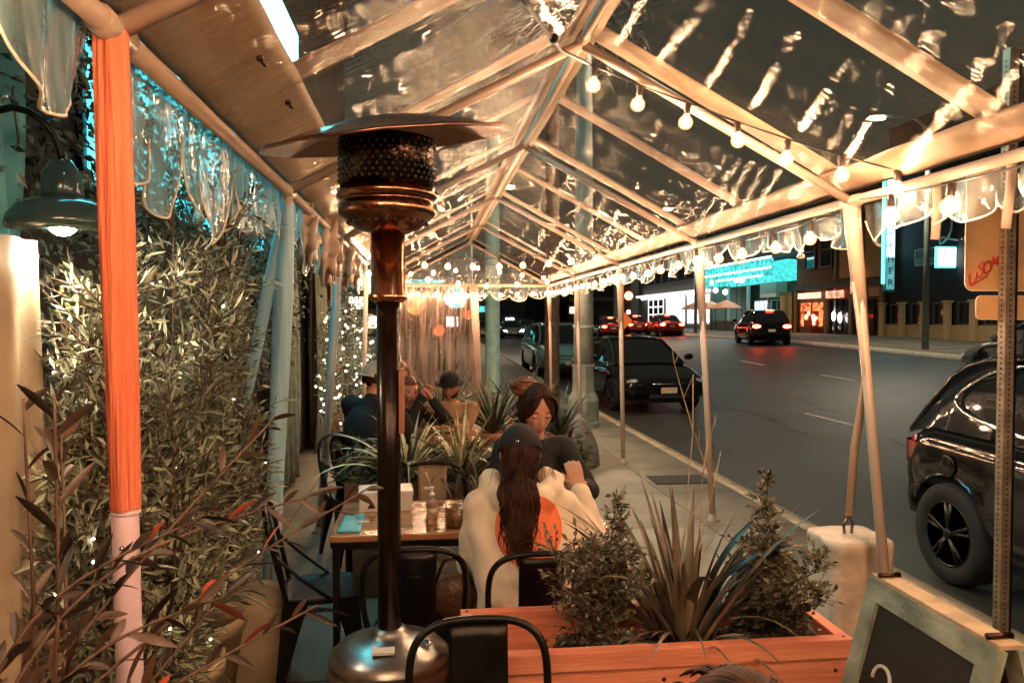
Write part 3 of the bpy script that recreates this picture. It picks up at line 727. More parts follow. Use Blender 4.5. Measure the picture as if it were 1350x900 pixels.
# crumpled plastic bunched under the left eave
random.seed(12)
for y, r in ((4.6, .1), (5.4, .13), (5.9, .1), (6.7, .12), (7.4, .1)):
    mb = MB()
    c0 = V((XL - .02, y, ZE - .13)); q = [rnd(0, 6) for _ in range(3)]
    def f(u, v):
        th = 2*math.pi*u; ph = math.pi*v
        rr = r * (1 + .28*math.sin(5*th + q[0] + 3*v) + .2*math.sin(9*ph + q[1] + 2*th))
        return T(c0 + V((rr*.6*math.sin(ph)*math.cos(th), rr*1.3*math.sin(ph)*math.sin(th), rr*1.5*math.cos(ph))))
    mb.grid(f, 30, 20).build('bunched_vinyl', M['bandw'], tent)

# ================================================================== STRING LIGHTS
bulb_me = MB().ell((0, 0, -.095), (.021, .021, .024), 12, 8).mesh('bulb'); bulb_me.materials.append(M['bulb'])
env_me = MB().lathe([(.013, -.058), (.02, -.068), (.031, -.08), (.036, -.098), (.031, -.116), (.018, -.128), (0, -.132)], n=20).mesh('globe'); env_me.materials.append(M['envelope'])
sock_me = MB().lathe([(.009, 0), (.017, -.005), (.017, -.05), (.014, -.06)], n=10).mesh('socket'); sock_me.materials.append(M['socket'])
def string(label, pts, spacing, start=.1, sagd=.0, r=.005, skip=()):
    root = empty('string_lights', pts[0], label=label, cat='string lights', group='strings of warm bulbs hung in the tent')
    P = [V(p) - V(pts[0]) for p in pts]
    dense = []
    for a, b in zip(P[:-1], P[1:]):
        n = 12
        for k in range(n):
            t = k / n; dense.append(a.lerp(b, t) - V((0, 0, sagd * 4 * t * (1-t))))
    dense.append(P[-1])
    MB().tube(dense, r, 6).build('cable', M['cable'], root)
    acc = 0; nxt = start; idx = 0
    for a, b in zip(dense[:-1], dense[1:]):
        l = (b - a).length
        while nxt <= acc + l:
            p = a.lerp(b, (nxt - acc) / l)
            if idx not in skip:
                s = bpy.data.objects.new('socket', sock_me); col.objects.link(s); s.parent = root; s.location = p
                s.rotation_euler = (rnd(-.15, .15), rnd(-.15, .15), 0)
                bo = bpy.data.objects.new('bulb', bulb_me); col.objects.link(bo); bo.parent = s
                g_ = bpy.data.objects.new('globe', env_me); col.objects.link(g_); g_.parent = s
            idx += 1; nxt += spacing
        acc += l
random.seed(5)
# down the right rafter at the fourth frame
string('bulbs descending the right roof slope from the ridge to the near right pole', [(.85, 3.93, 3.03), (1.365, 3.75, 2.78), (1.72, 3.62, 2.615), (2.07, 3.5, 2.48), (2.24, 3.4, 2.41)], .262, .03, .006)
string('bare black cable with a connector crossing overhead to the ridge', [(.28, 2.2, 2.62), (.55, 3.1, 2.8), (.85, 3.93, 3.03)], 9, 8, r=.008)
MB().ell((.47, 2.8, 2.735), (.018, .03, .018)).build('cable_connector', M['black'], None, label='small black plug joining the overhead cable near the ridge', cat='connector')
string('bulbs along the right eave receding from the near pole', [(2.19, 3.85, 2.27), (2.18, 6.1, 2.28), (2.18, 8.7, 2.28), (2.18, 11.3, 2.28), (2.18, 13.9, 2.28)], .46, .3, .03)
string('bulbs along the right eave overhead, nearer than the near right pole', [(2.16, 3.6, 2.3), (2.16, 1.6, 2.3), (2.16, -.9, 2.3)], .42, .25, .04)
string('bulbs along the left eave nearest the camera', [(-.58, -.9, 2.36), (-.58, .4, 2.36), (-.58, 1.0, 2.36)], .5, .25, .03)
string('bulbs along the far left eave beyond the blue draped pole', [(-.58, 7.4, 2.28), (-.58, 10, 2.26), (-.58, 13.9, 2.26)], .6, .5, .03)
string('bulbs strung across the tent at mid length', [(-.6, 8.2, 2.42), (.7, 8.2, 2.36), (2.1, 8.2, 2.5)], .27, .3, .02)
string('bulbs strung across the tent farther in, lower row', [(-.6, 10.6, 2.45), (.8, 10.6, 2.26), (2.1, 10.6, 2.38)], .42, .2, .02)
string('bulbs strung across the far end beam', [(-.6, 13.8, 2.28), (.8, 13.8, 2.22), (2.15, 13.8, 2.28)], .3, .15, .01)
string('bulbs strung high across the tent before the end gable', [(-.55, 12.2, 2.5), (.8, 12.2, 2.62), (2.1, 12.2, 2.45)], .36, .3, .02)

string('bulbs strung across the tent overhead, just in front of the camera', [(-.6, .7, 2.45), (.8, .7, 2.52), (2.1, .7, 2.45)], .33, .2, .03)  # string added out of view to light the near foreground
string('bulbs strung across the tent overhead, nearest the camera', [(-.6, -.45, 2.42), (.8, -.45, 2.5), (2.1, -.45, 2.42)], .3, .15, .03)  # added unseen string behind the camera, for warm light on near things
# ================================================================== PATIO HEATER
ht = empty('patio_heater', (-.125, 2.5, 0), label='tall patio heater with a bronze dish top and steel base beside the table', cat='patio heater')
Rt = Matrix.Rotation(R(-7), 3, 'Y') @ Matrix.Rotation(R(8), 3, 'X')
# dish made of four petal panels, slightly creased
def dish(u, v):
    th = 2*math.pi*u; r = .40*v
    z = .085*(1 - v**1.5)
    return Rt @ V((r*math.cos(th), r*math.sin(th), z)) + V((0, 0, 2.275))
mb = MB(); mb.grid(dish, 12, 3, smooth=False)
mb.grid(lambda u, v: V(dish(1-u, v)) - V((0, 0, .006)), 12, 3, smooth=False)
mb.build('reflector', M['copper'], ht)
MB().tube([dish(i/12, 1.0) for i in range(13)], .006, 6).build('reflector_rim', M['copper'], ht)
# perforated emitter screen
mb = MB().lathe([(.155, 2.275), (.158, 2.27), (.152, 2.12)], n=48)
mb.build('emitter_screen', mat('smoked steel screen', (.05, .03, .022), rough=.22, metal=1, var=.5, scale=12, bump=.5, bscale=26), ht)
mb = MB()
for k in range(40):
    for j in range(8):
        th = 2*math.pi*(k + .5*(j % 2))/40; z = 2.142 + j*.017
        mb.ell((.1545*math.cos(th), .1545*math.sin(th), z), (.0045, .0045, .005), 6, 4)
mb.build('perforation', M['blackm'], ht)
MB().lathe([(.152, 2.118), (.163, 2.112), (.163, 2.09), (.152, 2.083), (.148, 2.078), (.158, 2.07), (.158, 2.04), (.15, 2.03), (.13, 2.015), (.1, 1.99), (.06, 1.978)], n=48).build('burner_bowl', mat('bowl bronze', (.28, .13, .075), rough=.2, metal=1, var=.3, scale=7), ht)
mb = MB()
for k in range(28):
    th = 2*math.pi*k/28; mb.ell((.127*math.cos(th), .127*math.sin(th), 2.01), (.006, .006, .005), 6, 4)
mb.build('burner_hole', M['blackm'], ht)
MB().lathe([(.055, 1.98), (.056, 1.785), (.06, 1.78), (.06, 1.765), (.045, 1.755)], n=32).build('control_housing', mat('reddish copper', (.5, .2, .1), rough=.22, metal=1, var=.3, scale=5), ht)
MB().tube([(0, 0, .66), (0, 0, 1.77)], .038, 28).build('pole', mat('dark bronze pole', (.02, .011, .008), rough=.25, metal=.6, var=.3), ht)
MB().box((.034, -.03, 1.33), (.05, .04, 1.54)).build('warning_plate', mat('rusty plate', (.3, .11, .05), rough=.5, var=.3, scale=12), ht)
dm = MB().lathe([(.198, .52), (.2, .525), (.2, .56), (.193, .575), (.193, .585), (.197, .59), (.195, .605), (.17, .63), (.12, .65), (.07, .665), (.055, .68), (.05, .69)], n=56)
dm.build('base_dome', M['steel'], ht)
MB().lathe([(.185, .02), (.185, .1), (.18, .11), (.18, .52)], n=48).build('tank_housing', mat('dark enamel', (.03, .022, .018), rough=.3, metal=.5, var=.3), ht)
MB().lathe([(.22, 0), (.22, .02), (.19, .03)], n=48).build('base_plate', M['steel'], ht)
MB().box((-.05, -.13, .652), (.02, -.075, .66), ).build('label_plate', M['white'], ht)
MB().lathe([(.018, 0), (.02, .008), (.008, .012), (0, .012)], (.12, -.05, .648), 14).build('knob', M['chrome'], ht)

# ================================================================== CHAIRS
def chair(slat=None):
    root = empty('cafe_chair')
    m = M['black']
    # seat: dished square with rolled edge
    def f(u, v):
        a = -1 + 2*u; b = -1 + 2*v
        w = .178 * (1 + .0*b); r = 1 - .09*(a*a*b*b)
        d = -.012 * (1 - max(a*a, b*b))**.5 if max(a*a, b*b) < 1 else 0
        return (a*w*r, b*.175*r + .0, .45 + d)
    MB().slab(f, 12, 12, (0, 0, -.028)).build('seat', m, root, bevel=.006)
    for sx in (-1, 1):
        for sy in (-1, 1):
            top = V((sx*.15, sy*.148, .43)); bot = V((sx*.2, sy*.205, 0))
            vs = []
            mb = MB()
            # folded sheet leg: an L section tapering to the foot
            def ring(p, w):
                t = .004
                return [p, p - V((sx*w, 0, 0)), p - V((sx*w, sy*t, 0)), p - V((sx*t, sy*t, 0)), p - V((sx*t, sy*w, 0)), p - V((0, sy*w, 0))]
            secs = [ring(top.lerp(bot, t) + V((sx*.02, sy*.02, 0))*(1-t) , .085*(1-t)**1.2 + .028) for t in (0, .2, .45, .7, 1)]
            allv = [q for s_ in secs for q in s_]; fs = []
            for i in range(4):
                for k in range(6):
                    q = (i*6+k, i*6+(k+1)%6, (i+1)*6+(k+1)%6, (i+1)*6+k)
                    fs.append(q if sx*sy > 0 else q[::-1])
            fs += [(0,1,2,3), (0,3,4,5), (24,25,26,27)[::-1], (24,27,28,29)[::-1]]
            mb.add(allv, fs); mb.build('leg', m, root)
    for sx in (-1, 1):   # curved braces between legs
        MB().tube(cat([(sx*.17, -.185, .2), (sx*.17, -.1, .36), (sx*.17, 0, .395), (sx*.17, .1, .36), (sx*.17, .185, .2)], 5), .008, 6).build('brace', m, root)
    fb = cat([(-.165, -.15, .44), (-.178, -.175, .55), (-.192, -.205, .68), (-.18, -.228, .79), (-.12, -.245, .845), (0, -.25, .858), (.12, -.245, .845), (.18, -.228, .79), (.192, -.205, .68), (.178, -.175, .55), (.165, -.15, .44)], 6)
    MB().tube(fb, .0115, 10).build('back_frame', m, root)
    for sx in (-1, 1):
        MB().tube(cat([(sx*.185, -.2, .66), (sx*.187, -.1, .56), (sx*.178, .02, .46), (sx*.17, .04, .445)], 5), .008, 6).build('back_brace', m, root)
    def g(u, v):
        w = .078 + .006*v; x = -w + 2*w*u; z = .44 + .405*v
        return (x, -.165 - .085*v + .012*(1 - (2*u-1)**2)*-1, z)
    s = MB().slab(g, 8, 10, (0, .004, 0)).build('back_slat', slat or m, root)
    MB().tube(cat([(-.03, -.236, .68), (-.03, -.248, .735), (-.02, -.252, .755), (.02, -.252, .755), (.03, -.248, .735), (.03, -.236, .68)], 4), .003, 6).build('embossed_grip', m, s)
    return root
ch0 = chair(); G = 'black metal cafe chairs around the tables'
ch0.location = (.14, 1.86, 0); ch0.rotation_euler = (0, 0, math.pi)
tag(ch0, 'black metal cafe chair nearest the camera, in front of the heater base', 'chair', G)
copy_tree(ch0, (-.05, 3.03, 0), 0, 'empty black metal chair pushed to the table behind the heater pole')
copy_tree(ch0, (.41, 2.93, 0), 0, 'black metal chair holding the woman in the cream hoodie')
copy_tree(ch0, (-.50, 3.62, 0), R(-82), 'black metal chair turned sideways at the left end of the table')
copy_tree(ch0, (.62, 4.28, 0), math.pi, 'black metal chair under the woman in the dark top')
copy_tree(ch0, (-.52, 5.5, 0), R(-155), 'black metal chair standing before the man in the backwards cap')
ch1 = chair(mat('tan painted slat', (.3, .2, .12), rough=.5, var=.2))
ch1.location = (.03, 4.22, 0); ch1.rotation_euler = (0, 0, math.pi)
tag(ch1, 'black metal chair with a tan back slat across the table, by the spider plant', 'chair', G)

# ================================================================== TABLES
def table(loc, w, d, top, label, h=.75):
    root = empty('dining_table', loc, label=label, cat='table', group='square legged dining tables')
    MB().box((-w/2, -d/2, h - .03), (w/2, d/2, h)).build('tabletop', top, root, bevel=.004)
    mb = MB()
    for y in (-d/2, d/2 - .025): mb.box((-w/2 + .03, y + .002, h - .062), (w/2 - .03, y + .023, h - .032))
    for x in (-w/2, w/2 - .025): mb.box((x + .002, -d/2 + .028, h - .062), (x + .023, d/2 - .028, h - .032))
    mb.build('apron', M['black'], root)
    for sx in (-1, 1):
        for sy in (-1, 1):
            MB().box((sx*(w/2 - .0275) - .0145, sy*(d/2 - .0275) - .0145, 0), (sx*(w/2 - .0275) + .0145, sy*(d/2 - .0275) + .0145, h - .032)).build('leg', M['black'], root)
    return root
t1 = table((.2, 3.68, 0), 1.26, .62, M['tabletop'], 'long varnished wooden table where the two women sit')
t2 = table((-.02, 6.2, 0), .9, .6, M['tabletop'], 'farther wooden table where three people eat')
t3 = table((.35, .42, 0), .9, .5, M['tabletop'], 'wooden table nearest the camera, behind the head at the lower edge')
# things on the table
bx = empty('takeout_box', (-.21, 3.86, .75), R(4), label='white paper box standing at the far left corner of the table', cat='box')
MB().box((-.13, -.085, 0), (.13, .085, .075)).build('carton', M['white'], bx, bevel=.004)
MB().box((-.135, -.09, .0755), (.135, .09, .1)).build('lid', M['white'], bx, bevel=.004)
MB().prism([(-.09, -.0905, .02), (-.05, -.0905, .02), (-.07, -.0905, .06)], (0, -.001, 0)).build('printed_mark', M['blackm'], bx)
MB().prism([(-.02, -.0905, .03), (-.01, -.0905, .03), (-.01, -.0905, .06), (-.02, -.0905, .06)], (0, -.001, 0)).build('printed_mark', M['blackm'], bx)
sb = empty('soap_bottle', (.02, 3.52, .75), label='clear pump bottle of hand sanitiser on the table beside the glass', cat='bottle')
MB().lathe([(.026, 0), (.028, .01), (.028, .1), (.02, .115), (.011, .12), (.011, .13)], n=20).build('bottle', mat('amber gel', (.75, .5, .3), rough=.1, var=.2, trans=.5), sb)
MB().lathe([(.013, .13), (.013, .145), (.005, .147), (.005, .165), (.01, .167), (.01, .175), (0, .176)], n=14).box((-.035, -.005, .165), (.0, .005, .173)).build('pump', M['white'], sb)
MB().lathe([(.0285, .03), (.0285, .08)], n=20).build('label_wrap', mat('bottle label', (.6, .42, .28), var=.5, scale=50), sb)
jg = empty('water_glass', (.12, 3.47, .75), label='square faceted glass of amber drink on the table beside the pump bottle', cat='glass')
MB().lathe([(.037, 0), (.04, .005), (.044, .095), (.041, .095), (.037, .01), (0, .01)], n=10).build('glass', M['glassjar'], jg)
MB().lathe([(.036, .011), (.04, .07), (0, .07)], n=20).build('drink', mat('amber drink', (.6, .3, .12), rough=.08, var=.4, scale=40, trans=.4, bump=.6), jg)
ice = MB(); random.seed(2)
for k in range(6): 
    c = V((rnd(-.02, .02), rnd(-.02, .02), .07 + rnd(-.005, .012))); q = Matrix.Translation(c) @ Matrix.Rotation(rnd(0, 3), 4, rdir()); ice.box((-.011,)*3, (.011,)*3, q)
ice.build('ice', M['glassjar'], jg)
pl = MB().lathe([(0, .004), (.05, .004), (.06, .006), (.095, .016), (.096, .02), (.06, .011), (0, .009)], (.26, 3.72, .7505), 32).build('plate', M['white'], None, label='white dinner plate on the table by the hoodie sleeve', cat='plate')
nk = MB().slab(lambda u, v: (-.4 + .1*u, 3.42 + .3*v, .7515 + .004*math.sin(v*18)*math.sin(u*4+1)), 8, 24, (0, 0, .004)).build('napkin', M['teal'], None, label='folded teal napkin lying on the left end of the table', cat='napkin')
MB().tube([(-.33, 3.55, .762), (-.27, 3.555, .762)], .005, 6).build('straw', M['white'], None, label='short white straw end on the table beside the teal napkin', cat='straw')
bn = empty('storage_bin', (.0, 3.85, 0), label='pale blue plastic bin standing on the floor under the table', cat='bin')
MB().lathe([(.18, 0), (.25, .46), (.26, .47), (.26, .5)], n=4, smooth=False, M=Matrix.Rotation(R(45), 3, 'Z')).build('bin_body', M['paleblue'], bn)
MB().lathe([(.275, .501), (.275, .53), (.24, .54), (0, .54)], n=4, smooth=False, M=Matrix.Rotation(R(45), 3, 'Z')).build('lid', M['white'], bn)
hb = empty('handbag', (.1, 3.12, .455), label='brown leather handbag resting on the empty chair behind the heater', cat='handbag')
MB().ell((0, 0, .1), (.1, .06, .1), 20, 12).build('bag_body', mat('brown leather', (.14, .06, .03), rough=.4, var=.3, bump=.4), hb)
MB().tube(cat([(-.07, -.03, .16), (-.03, -.06, .27), (.04, -.06, .27), (.08, -.03, .16)], 6), .007, 6).build('strap', M['copper'], hb)

# ================================================================== PLANTER
pn = empty('planter_box', (.705, 2.36, 0), label='salmon painted wooden planter trough with three potted plants in it', cat='planter box')
W2, D2, Hh = .585, .175, .72
for nm, lo, hi in (('front_board', (-W2, -D2, .03), (W2, -D2 + .022, .66)), ('back_board', (-W2, D2 - .022, .03), (W2, D2, .66)),
                   ('end_board', (-W2 + .0, -D2 + .0225, .03), (-W2 + .022, D2 - .0225, .66)), ('end_board', (W2 - .022, -D2 + .0225, .03), (W2, D2 - .0225, .66)),
                   ('bottom_board', (-W2 + .024, -D2 + .024, .3), (W2 - .024, D2 - .024, .32))):
    MB().box(lo, hi).build(nm, M['salmon'], pn)
for lo, hi in (((-W2 - .012, -D2 - .014, .662), (W2 + .012, -D2 + .028, Hh)), ((-W2 - .012, D2 - .028, .662), (W2 + .012, D2 + .014, Hh)),
               ((-W2 - .012, -D2 + .0285, .6625), (-W2 + .028, D2 - .0285, Hh - .001)), ((W2 - .028, -D2 + .0285, .6625), (W2 + .012, D2 - .0285, Hh - .001))):
    MB().box(lo, hi).build('rim_board', M['salmonlt'] if lo[0] < -W2 and hi[0] < 0 else M['salmon'], pn, bevel=.003)
for x in (-W2 + .023, W2 - .053):
    for y in (-D2 + .023, D2 - .053): MB().box((x, y, .325), (x + .03, y + .03, .655)).build('corner_post', M['salmon'], pn)
mb = MB(); 
for x in (-W2 + .04, 0, W2 - .04):
    for z in (.2, .45, .62): mb.lathe([(.007, 0), (.005, .002), (0, .002)], (x, -D2 - .0006, z), 10, M=Matrix.Rotation(R(90), 3, 'X'))
for x in (-W2 + .01, W2 - .01):
    for y in (-D2 + .01, D2 - .01): mb.lathe([(.006, 0), (.004, .0015), (0, .0015)], (x, y, Hh + .0004), 10)
mb.build('screws', M['dkbronze'], pn)
MB().box((-W2 - .006, -D2 - .008, .0), (W2 + .006, -D2 - .0005, .07)).build('skirting', M['salmon'], pn)
# ================================================================== PLANTS
def pot(name, loc, r, h, m, label=None):
    root = empty(name, loc)
    MB().lathe([(r*.75, 0), (r*.97, h*.85), (r*1.05, h*.86), (r*1.05, h), (r*.95, h), (r*.93, h*.9)], n=28).build('pot', m, root)
    MB().lathe([(0, h*.88), (r*.93, h*.88)], n=28).build('soil', M['soil'], root)
    return root
def twiggy(root, m_leaf, base, stems, H, spread, leafL, leafW, per, lean=(0, 0), r=.004, droop=0., shape='round', side=.13, nb=7):
    """woody plant: stems, side twigs and leaves"""
    st = MB(); lf = MB(); base = V(base)
    for s in range(stems):
        th = rnd(0, 6.28); sp = spread * rnd(.1, 1)
        h = H * rnd(.65, 1)
        top = base + V((sp*math.cos(th) + lean[0], sp*math.sin(th) + lean[1], h * (1 - .25*sp/spread if shape == 'cone' else 1)))
        mid = base.lerp(top, .5) + V((rnd(-.03, .03), rnd(-.03, .03), .02))
        pts = cat([base + V((rnd(-.02, .02), rnd(-.02, .02), 0)), mid, top], 8)
        st.tube(pts, [r*(1 - .75*i/len(pts)) for i in range(len(pts))], 5)
        for k in range(2, len(pts)):
            f = k / len(pts)
            for b in range(nb // 3 if f > .2 else 1):
                d = rdir(); d.z = abs(d.z)*.7 + .15; d.normalize()
                L = side * (1.25 - f if shape == 'cone' else (1.1 - .5*f)) * rnd(.5, 1.2)
                e = pts[k] + d*L - V((0, 0, droop*L))
                tw = [pts[k], pts[k].lerp(e, .5) + V((0, 0, .01)), e]
                st.tube(tw, [r*.4, r*.3, r*.15], 4)
                for q in range(per):
                    t = (q + .6)/per; p = tw[0].lerp(e, t)
                    dd = (d + rdir()*.75).normalized()
                    lf.leaf(p, dd, leafL*rnd(.6, 1.2), leafW*rnd(.7, 1.2), bend=.1)
    st.build('stems', M['stem'], root); lf.build('foliage', m_leaf, root)
def blades(root, m, base, n, L, W, up=(.35, 1.3), bend=(.3, 1.2), name='foliage', seg=10, r0=.03):
    mb = MB(); base = V(base)
    for k in range(n):
        th = rnd(0, 6.28); el = rnd(*up); l = L*rnd(.6, 1.1); bd = rnd(*bend); w = W*rnd(.7, 1.2)
        p = base + V((math.cos(th), math.sin(th), 0))*rnd(0, r0)
        hd = V((math.cos(th), math.sin(th), 0)); a = V((-math.sin(th), math.cos(th), 0)); tw = rnd(-.6, .6)
        vs = []; c = p.copy(); ang = el
        for i in range(seg + 1):
            t = i/seg; ww = w*.5*(min(1, t*4 + .45))*(1 - t**2.2) + .0006
            dirv = hd*math.cos(ang) + V((0, 0, 1))*math.sin(ang)
            nb_ = a.cross(dirv).normalized()
            aa = (a*math.cos(tw*t) + nb_*math.sin(tw*t))
            vs += [c + aa*ww - nb_*ww*.4, c, c - aa*ww - nb_*ww*.4]
            c = c + dirv*(l/seg); ang -= bd/seg*(1 + t)
        fs = []
        for i in range(seg): fs += [(3*i, 3*i+1, 3*i+4, 3*i+3), (3*i+1, 3*i+2, 3*i+5, 3*i+4)]
        mb.add(vs, fs, True)
    return mb.build(name, m, root)
random.seed(31)
pz = .322
p1 = pot('potted_shrub', (.53, 2.37, pz), .125, .32, M['blackm']); tag(p1, 'bushy small leaved boxwood in a black pot at the left of the planter', 'potted plant', 'potted plants standing in the salmon planter')
twiggy(p1, M['lf_box'], (-.02, 0, .28), 9, .4, .21, .028, .014, 6, r=.004, side=.14, nb=8)
twiggy(p1, M['lf_box'], (.07, 0, .28), 2, .62, .03, .026, .013, 7, r=.004, side=.07, nb=9)
p2 = pot('potted_flax', (.83, 2.37, pz), .125, .32, M['blackm']); tag(p2, 'tall bronze flax with arching blades in the middle of the planter', 'potted plant', 'potted plants standing in the salmon planter')
blades(p2, M['lf_flax'], (0, 0, .28), 60, .6, .036, (.95, 1.5), (.1, 1.2), r0=.07)
blades(p2, M['lf_flax'], (0, 0, .28), 30, .46, .016, (.6, 1.3), (.9, 2.2), r0=.05, name='arching_blades')
blades(p2, M['lf_flax'], (0, 0, .26), 18, .42, .04, (1.2, 1.5), (.05, .3), r0=.04, name='dry_blades')
p3 = pot('potted_shrub', (1.10, 2.37, pz), .125, .32, M['blackm']); tag(p3, 'pointed small leaved boxwood in a black pot at the right of the planter', 'potted plant', 'potted plants standing in the salmon planter')
twiggy(p3, M['lf_box'], (0, 0, .27), 1, .62, .01, .026, .014, 8, r=.006, side=.17, nb=26, shape='cone')
twiggy(p3, M['lf_box'], (0, 0, .27), 4, .64, .05, .026, .014, 8, r=.005, side=.11, nb=12, shape='cone')
twiggy(p3, M['lf_box'], (.02, 0, .27), 10, .36, .2, .026, .014, 7, r=.004, side=.12, nb=9)
tw = empty('bare_twig', (.80, 2.42, .6), label='tall bare branching twig rising behind the flax', cat='twig')
mb = MB(); random.seed(8)
def branch(p, d, L, r, depth):
    pts = [p]; 
    for i in range(5): d = (d + rdir()*.12).normalized(); p = p + d*L/5; pts.append(p)
    mb.tube(pts, [r*(1-.12*i) for i in range(6)], 5)
    if depth:
        for k in range(2): branch(pts[2 + k*2], (d + rdir()*.6 + V((0, 0, .3))).normalized(), L*.3, r*.5, depth-1)
for dx in (0, .03, .06): branch(V((dx, 0, 0)), V((rnd(-.05, .12), 0, 1)).normalized(), rnd(.65, .95), .0035, 2)
mb.build('twig', M['tanwood'], tw)

def fairy_lights(P, root, r):
    me = MB().ell((0, 0, 0), r, 6, 4).mesh('fairy_light'); me.materials.append(M['fairy'])
    for p in P[:95]:
        o = bpy.data.objects.new('fairy_light', me); col.objects.link(o); o.parent = root; o.location = p
# hedge of narrow-leaved shrubs in burlap covered pots along the left
random.seed(41)
def oleander(loc, H, spread, label, stems=16, lm='lf_olive', L=.062, W=.012, fairy=4):
    root = pot('potted_bush', loc, .2, .42, M['potwrap']); tag(root, label, 'bush', 'narrow leaved bushes in a row along the left facade')
    lf = MB(); st = MB(); fl = []
    for s in range(stems):
        th = rnd(0, 6.28); sp = spread*rnd(.3, 1); h = H*(rnd(.5, 1) if s % 5 else rnd(1, 1.3))
        b = V((rnd(-.06, .06), rnd(-.06, .06), .38))
        e = V((sp*math.cos(th), sp*math.sin(th)*1.25, h)); m_ = b.lerp(e, .5) + V((math.cos(th), math.sin(th), 0))*spread*.2
        pts = cat([b, m_, e], 10); st.tube(pts, [.007*(1-.8*i/len(pts)) for i in range(len(pts))], 5)
        for k in range(2, len(pts)):
            for b_ in range(3):
                d = rdir(); d.z = abs(d.z)*.8 + .2; d.normalize(); LL = rnd(.1, .24)
                q = pts[k] + d*LL; st.tube([pts[k], pts[k].lerp(q, .5), q], [.003, .002, .001], 4)
                for j in range(8):
                    t = .15 + .85*j/8; pp = pts[k].lerp(q, t)
                    a = 2.4*j; side = d.cross(V((math.sin(a), math.cos(a), .2))).normalized()
                    lf.leaf(pp, d*.75 + side*.8 + V((0, 0, .1)), L*rnd(.45, 1.4), W*rnd(.6, 1.4))
                if random.random() < fairy/300: fl.append(q)
    st.build('stems', M['stem'], root); lf.build('foliage', M[lm], root)
    fairy_lights(fl, root, .0045)
    return root
oleander((-.96, 2.55, 0), 1.45, .22, 'olive leaved bush just behind the red sleeved pole, nearest the beige curtain', 26, fairy=4)
oleander((-.98, 2.95, 0), 1.78, .25, 'second olive leaved bush from the beige curtain', 26, fairy=4)
oleander((-1.0, 3.38, 0), 1.7, .23, 'third olive leaved bush from the beige curtain', 24)
oleander((-1.06, 3.85, 0), 1.62, .17, 'last olive leaved bush with a burlap covered pot beside the side chair', 14)
MB().lathe([(.0, 0), (.19, .0), (.21, .12), (.2, .34), (.17, .42), (.15, .44)], (-.84, 3.62, 0), 24).build('sack', M['potwrap'], None, label='tan burlap sack on the floor beside the side chair', cat='sack')
# lit yellow green vine under the lamp
random.seed(44)
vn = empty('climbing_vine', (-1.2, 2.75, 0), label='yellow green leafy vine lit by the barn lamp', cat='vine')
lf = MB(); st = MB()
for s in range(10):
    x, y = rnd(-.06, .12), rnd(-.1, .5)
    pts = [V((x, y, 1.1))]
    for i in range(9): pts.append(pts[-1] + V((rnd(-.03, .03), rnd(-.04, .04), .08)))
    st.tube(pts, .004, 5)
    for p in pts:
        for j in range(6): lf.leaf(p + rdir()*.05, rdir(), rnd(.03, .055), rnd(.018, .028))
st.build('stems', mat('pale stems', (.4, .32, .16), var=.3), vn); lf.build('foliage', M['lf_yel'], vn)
# dark ivy over the wall
random.seed(45)
iv = empty('ivy', (-1.55, 4.6, 0), label='dark ivy covering the facade above the bushes', cat='ivy')
lf = MB(); st = MB()
for k in range(15000):
    y = rnd(-2.3, 3.4); z = rnd(1.2, 3.6); 
    if z < 1.7 and rnd(0, 1) < .5: continue
    x = .02 + abs(random.gauss(0, .12)) + .08*math.sin(y*3 + z*2)
    d = rdir(); d.x = abs(d.x); d.z -= .5
    lf.leaf((max(.01, x), y, z), d, rnd(.035, .07), rnd(.02, .036))
for k in range(60):
    y = rnd(-2.3, 3.3); z = rnd(1, 2.6); pts = [V((rnd(.02, .2), y, z))]
    for i in range(6): pts.append(pts[-1] + V((rnd(-.03, .03), rnd(-.08, .08), rnd(.03, .14))))
    st.tube(pts, .004, 4)
st.build('stems', M['bark'], iv); lf.build('foliage', M['lf_dark'], iv)

# dark reddish foreground sprays
random.seed(52)
fb = empty('foreground_shrub', (-.62, .95, 0), label='dark reddish long leaved shrub reaching across in front of the red sleeved pole', cat='shrub')
lf = MB(); st = MB(); lr = MB()
def spray(pts, n, L, W, redp=.015):
    P = cat([V(p) - V((-.62, .95, 0)) for p in pts], 8)
    st.tube(P, [.004*(1 - .7*i/len(P)) + .0006 for i in range(len(P))], 6)
    for j in range(n):
        t = (j + .5)/n; k = min(len(P) - 2, int(t*(len(P) - 1))); p = P[k].lerp(P[k+1], t*(len(P)-1) - k); d = (P[k+1] - P[k]).normalized()
        a = 2.4*j + rnd(-.4, .4); sd = d.cross(V((math.sin(a), math.cos(a), .25))).normalized()
        (lr if rnd(0, 1) < redp else lf).leaf(p, d*.85 + sd*.7, L*rnd(.6, 1.2), W*rnd(.8, 1.2), seg=6, bend=rnd(0, .25))
B = (-.62, .95, .35)
for s in range(13):
    e = (rnd(-.66, -.36), rnd(.95, 1.35), rnd(1.05, 1.62) if s % 2 else rnd(1.0, 1.35)); m_ = (rnd(-.66, -.5), rnd(.95, 1.15), rnd(.7, 1.1))
    spray([B, m_, e], 28, .07, .013)
for e, m_ in (((-.28, 1.45, 1.52), (-.5, 1.2, 1.25)), ((-.22, 1.5, 1.36), (-.5, 1.2, 1.3)), ((-.12, 1.6, 1.35), (-.4, 1.3, 1.22)), ((-.2, 1.4, 1.18), (-.45, 1.2, 1.1)), ((-.3, 1.3, 1.25), (-.5, 1.15, 1.2)), ((-.34, 1.2, 1.4), (-.52, 1.05, 1.3))):
    spray([B, (-.6, 1.0, 1.0), m_, e], 34, .062, .013, .07)
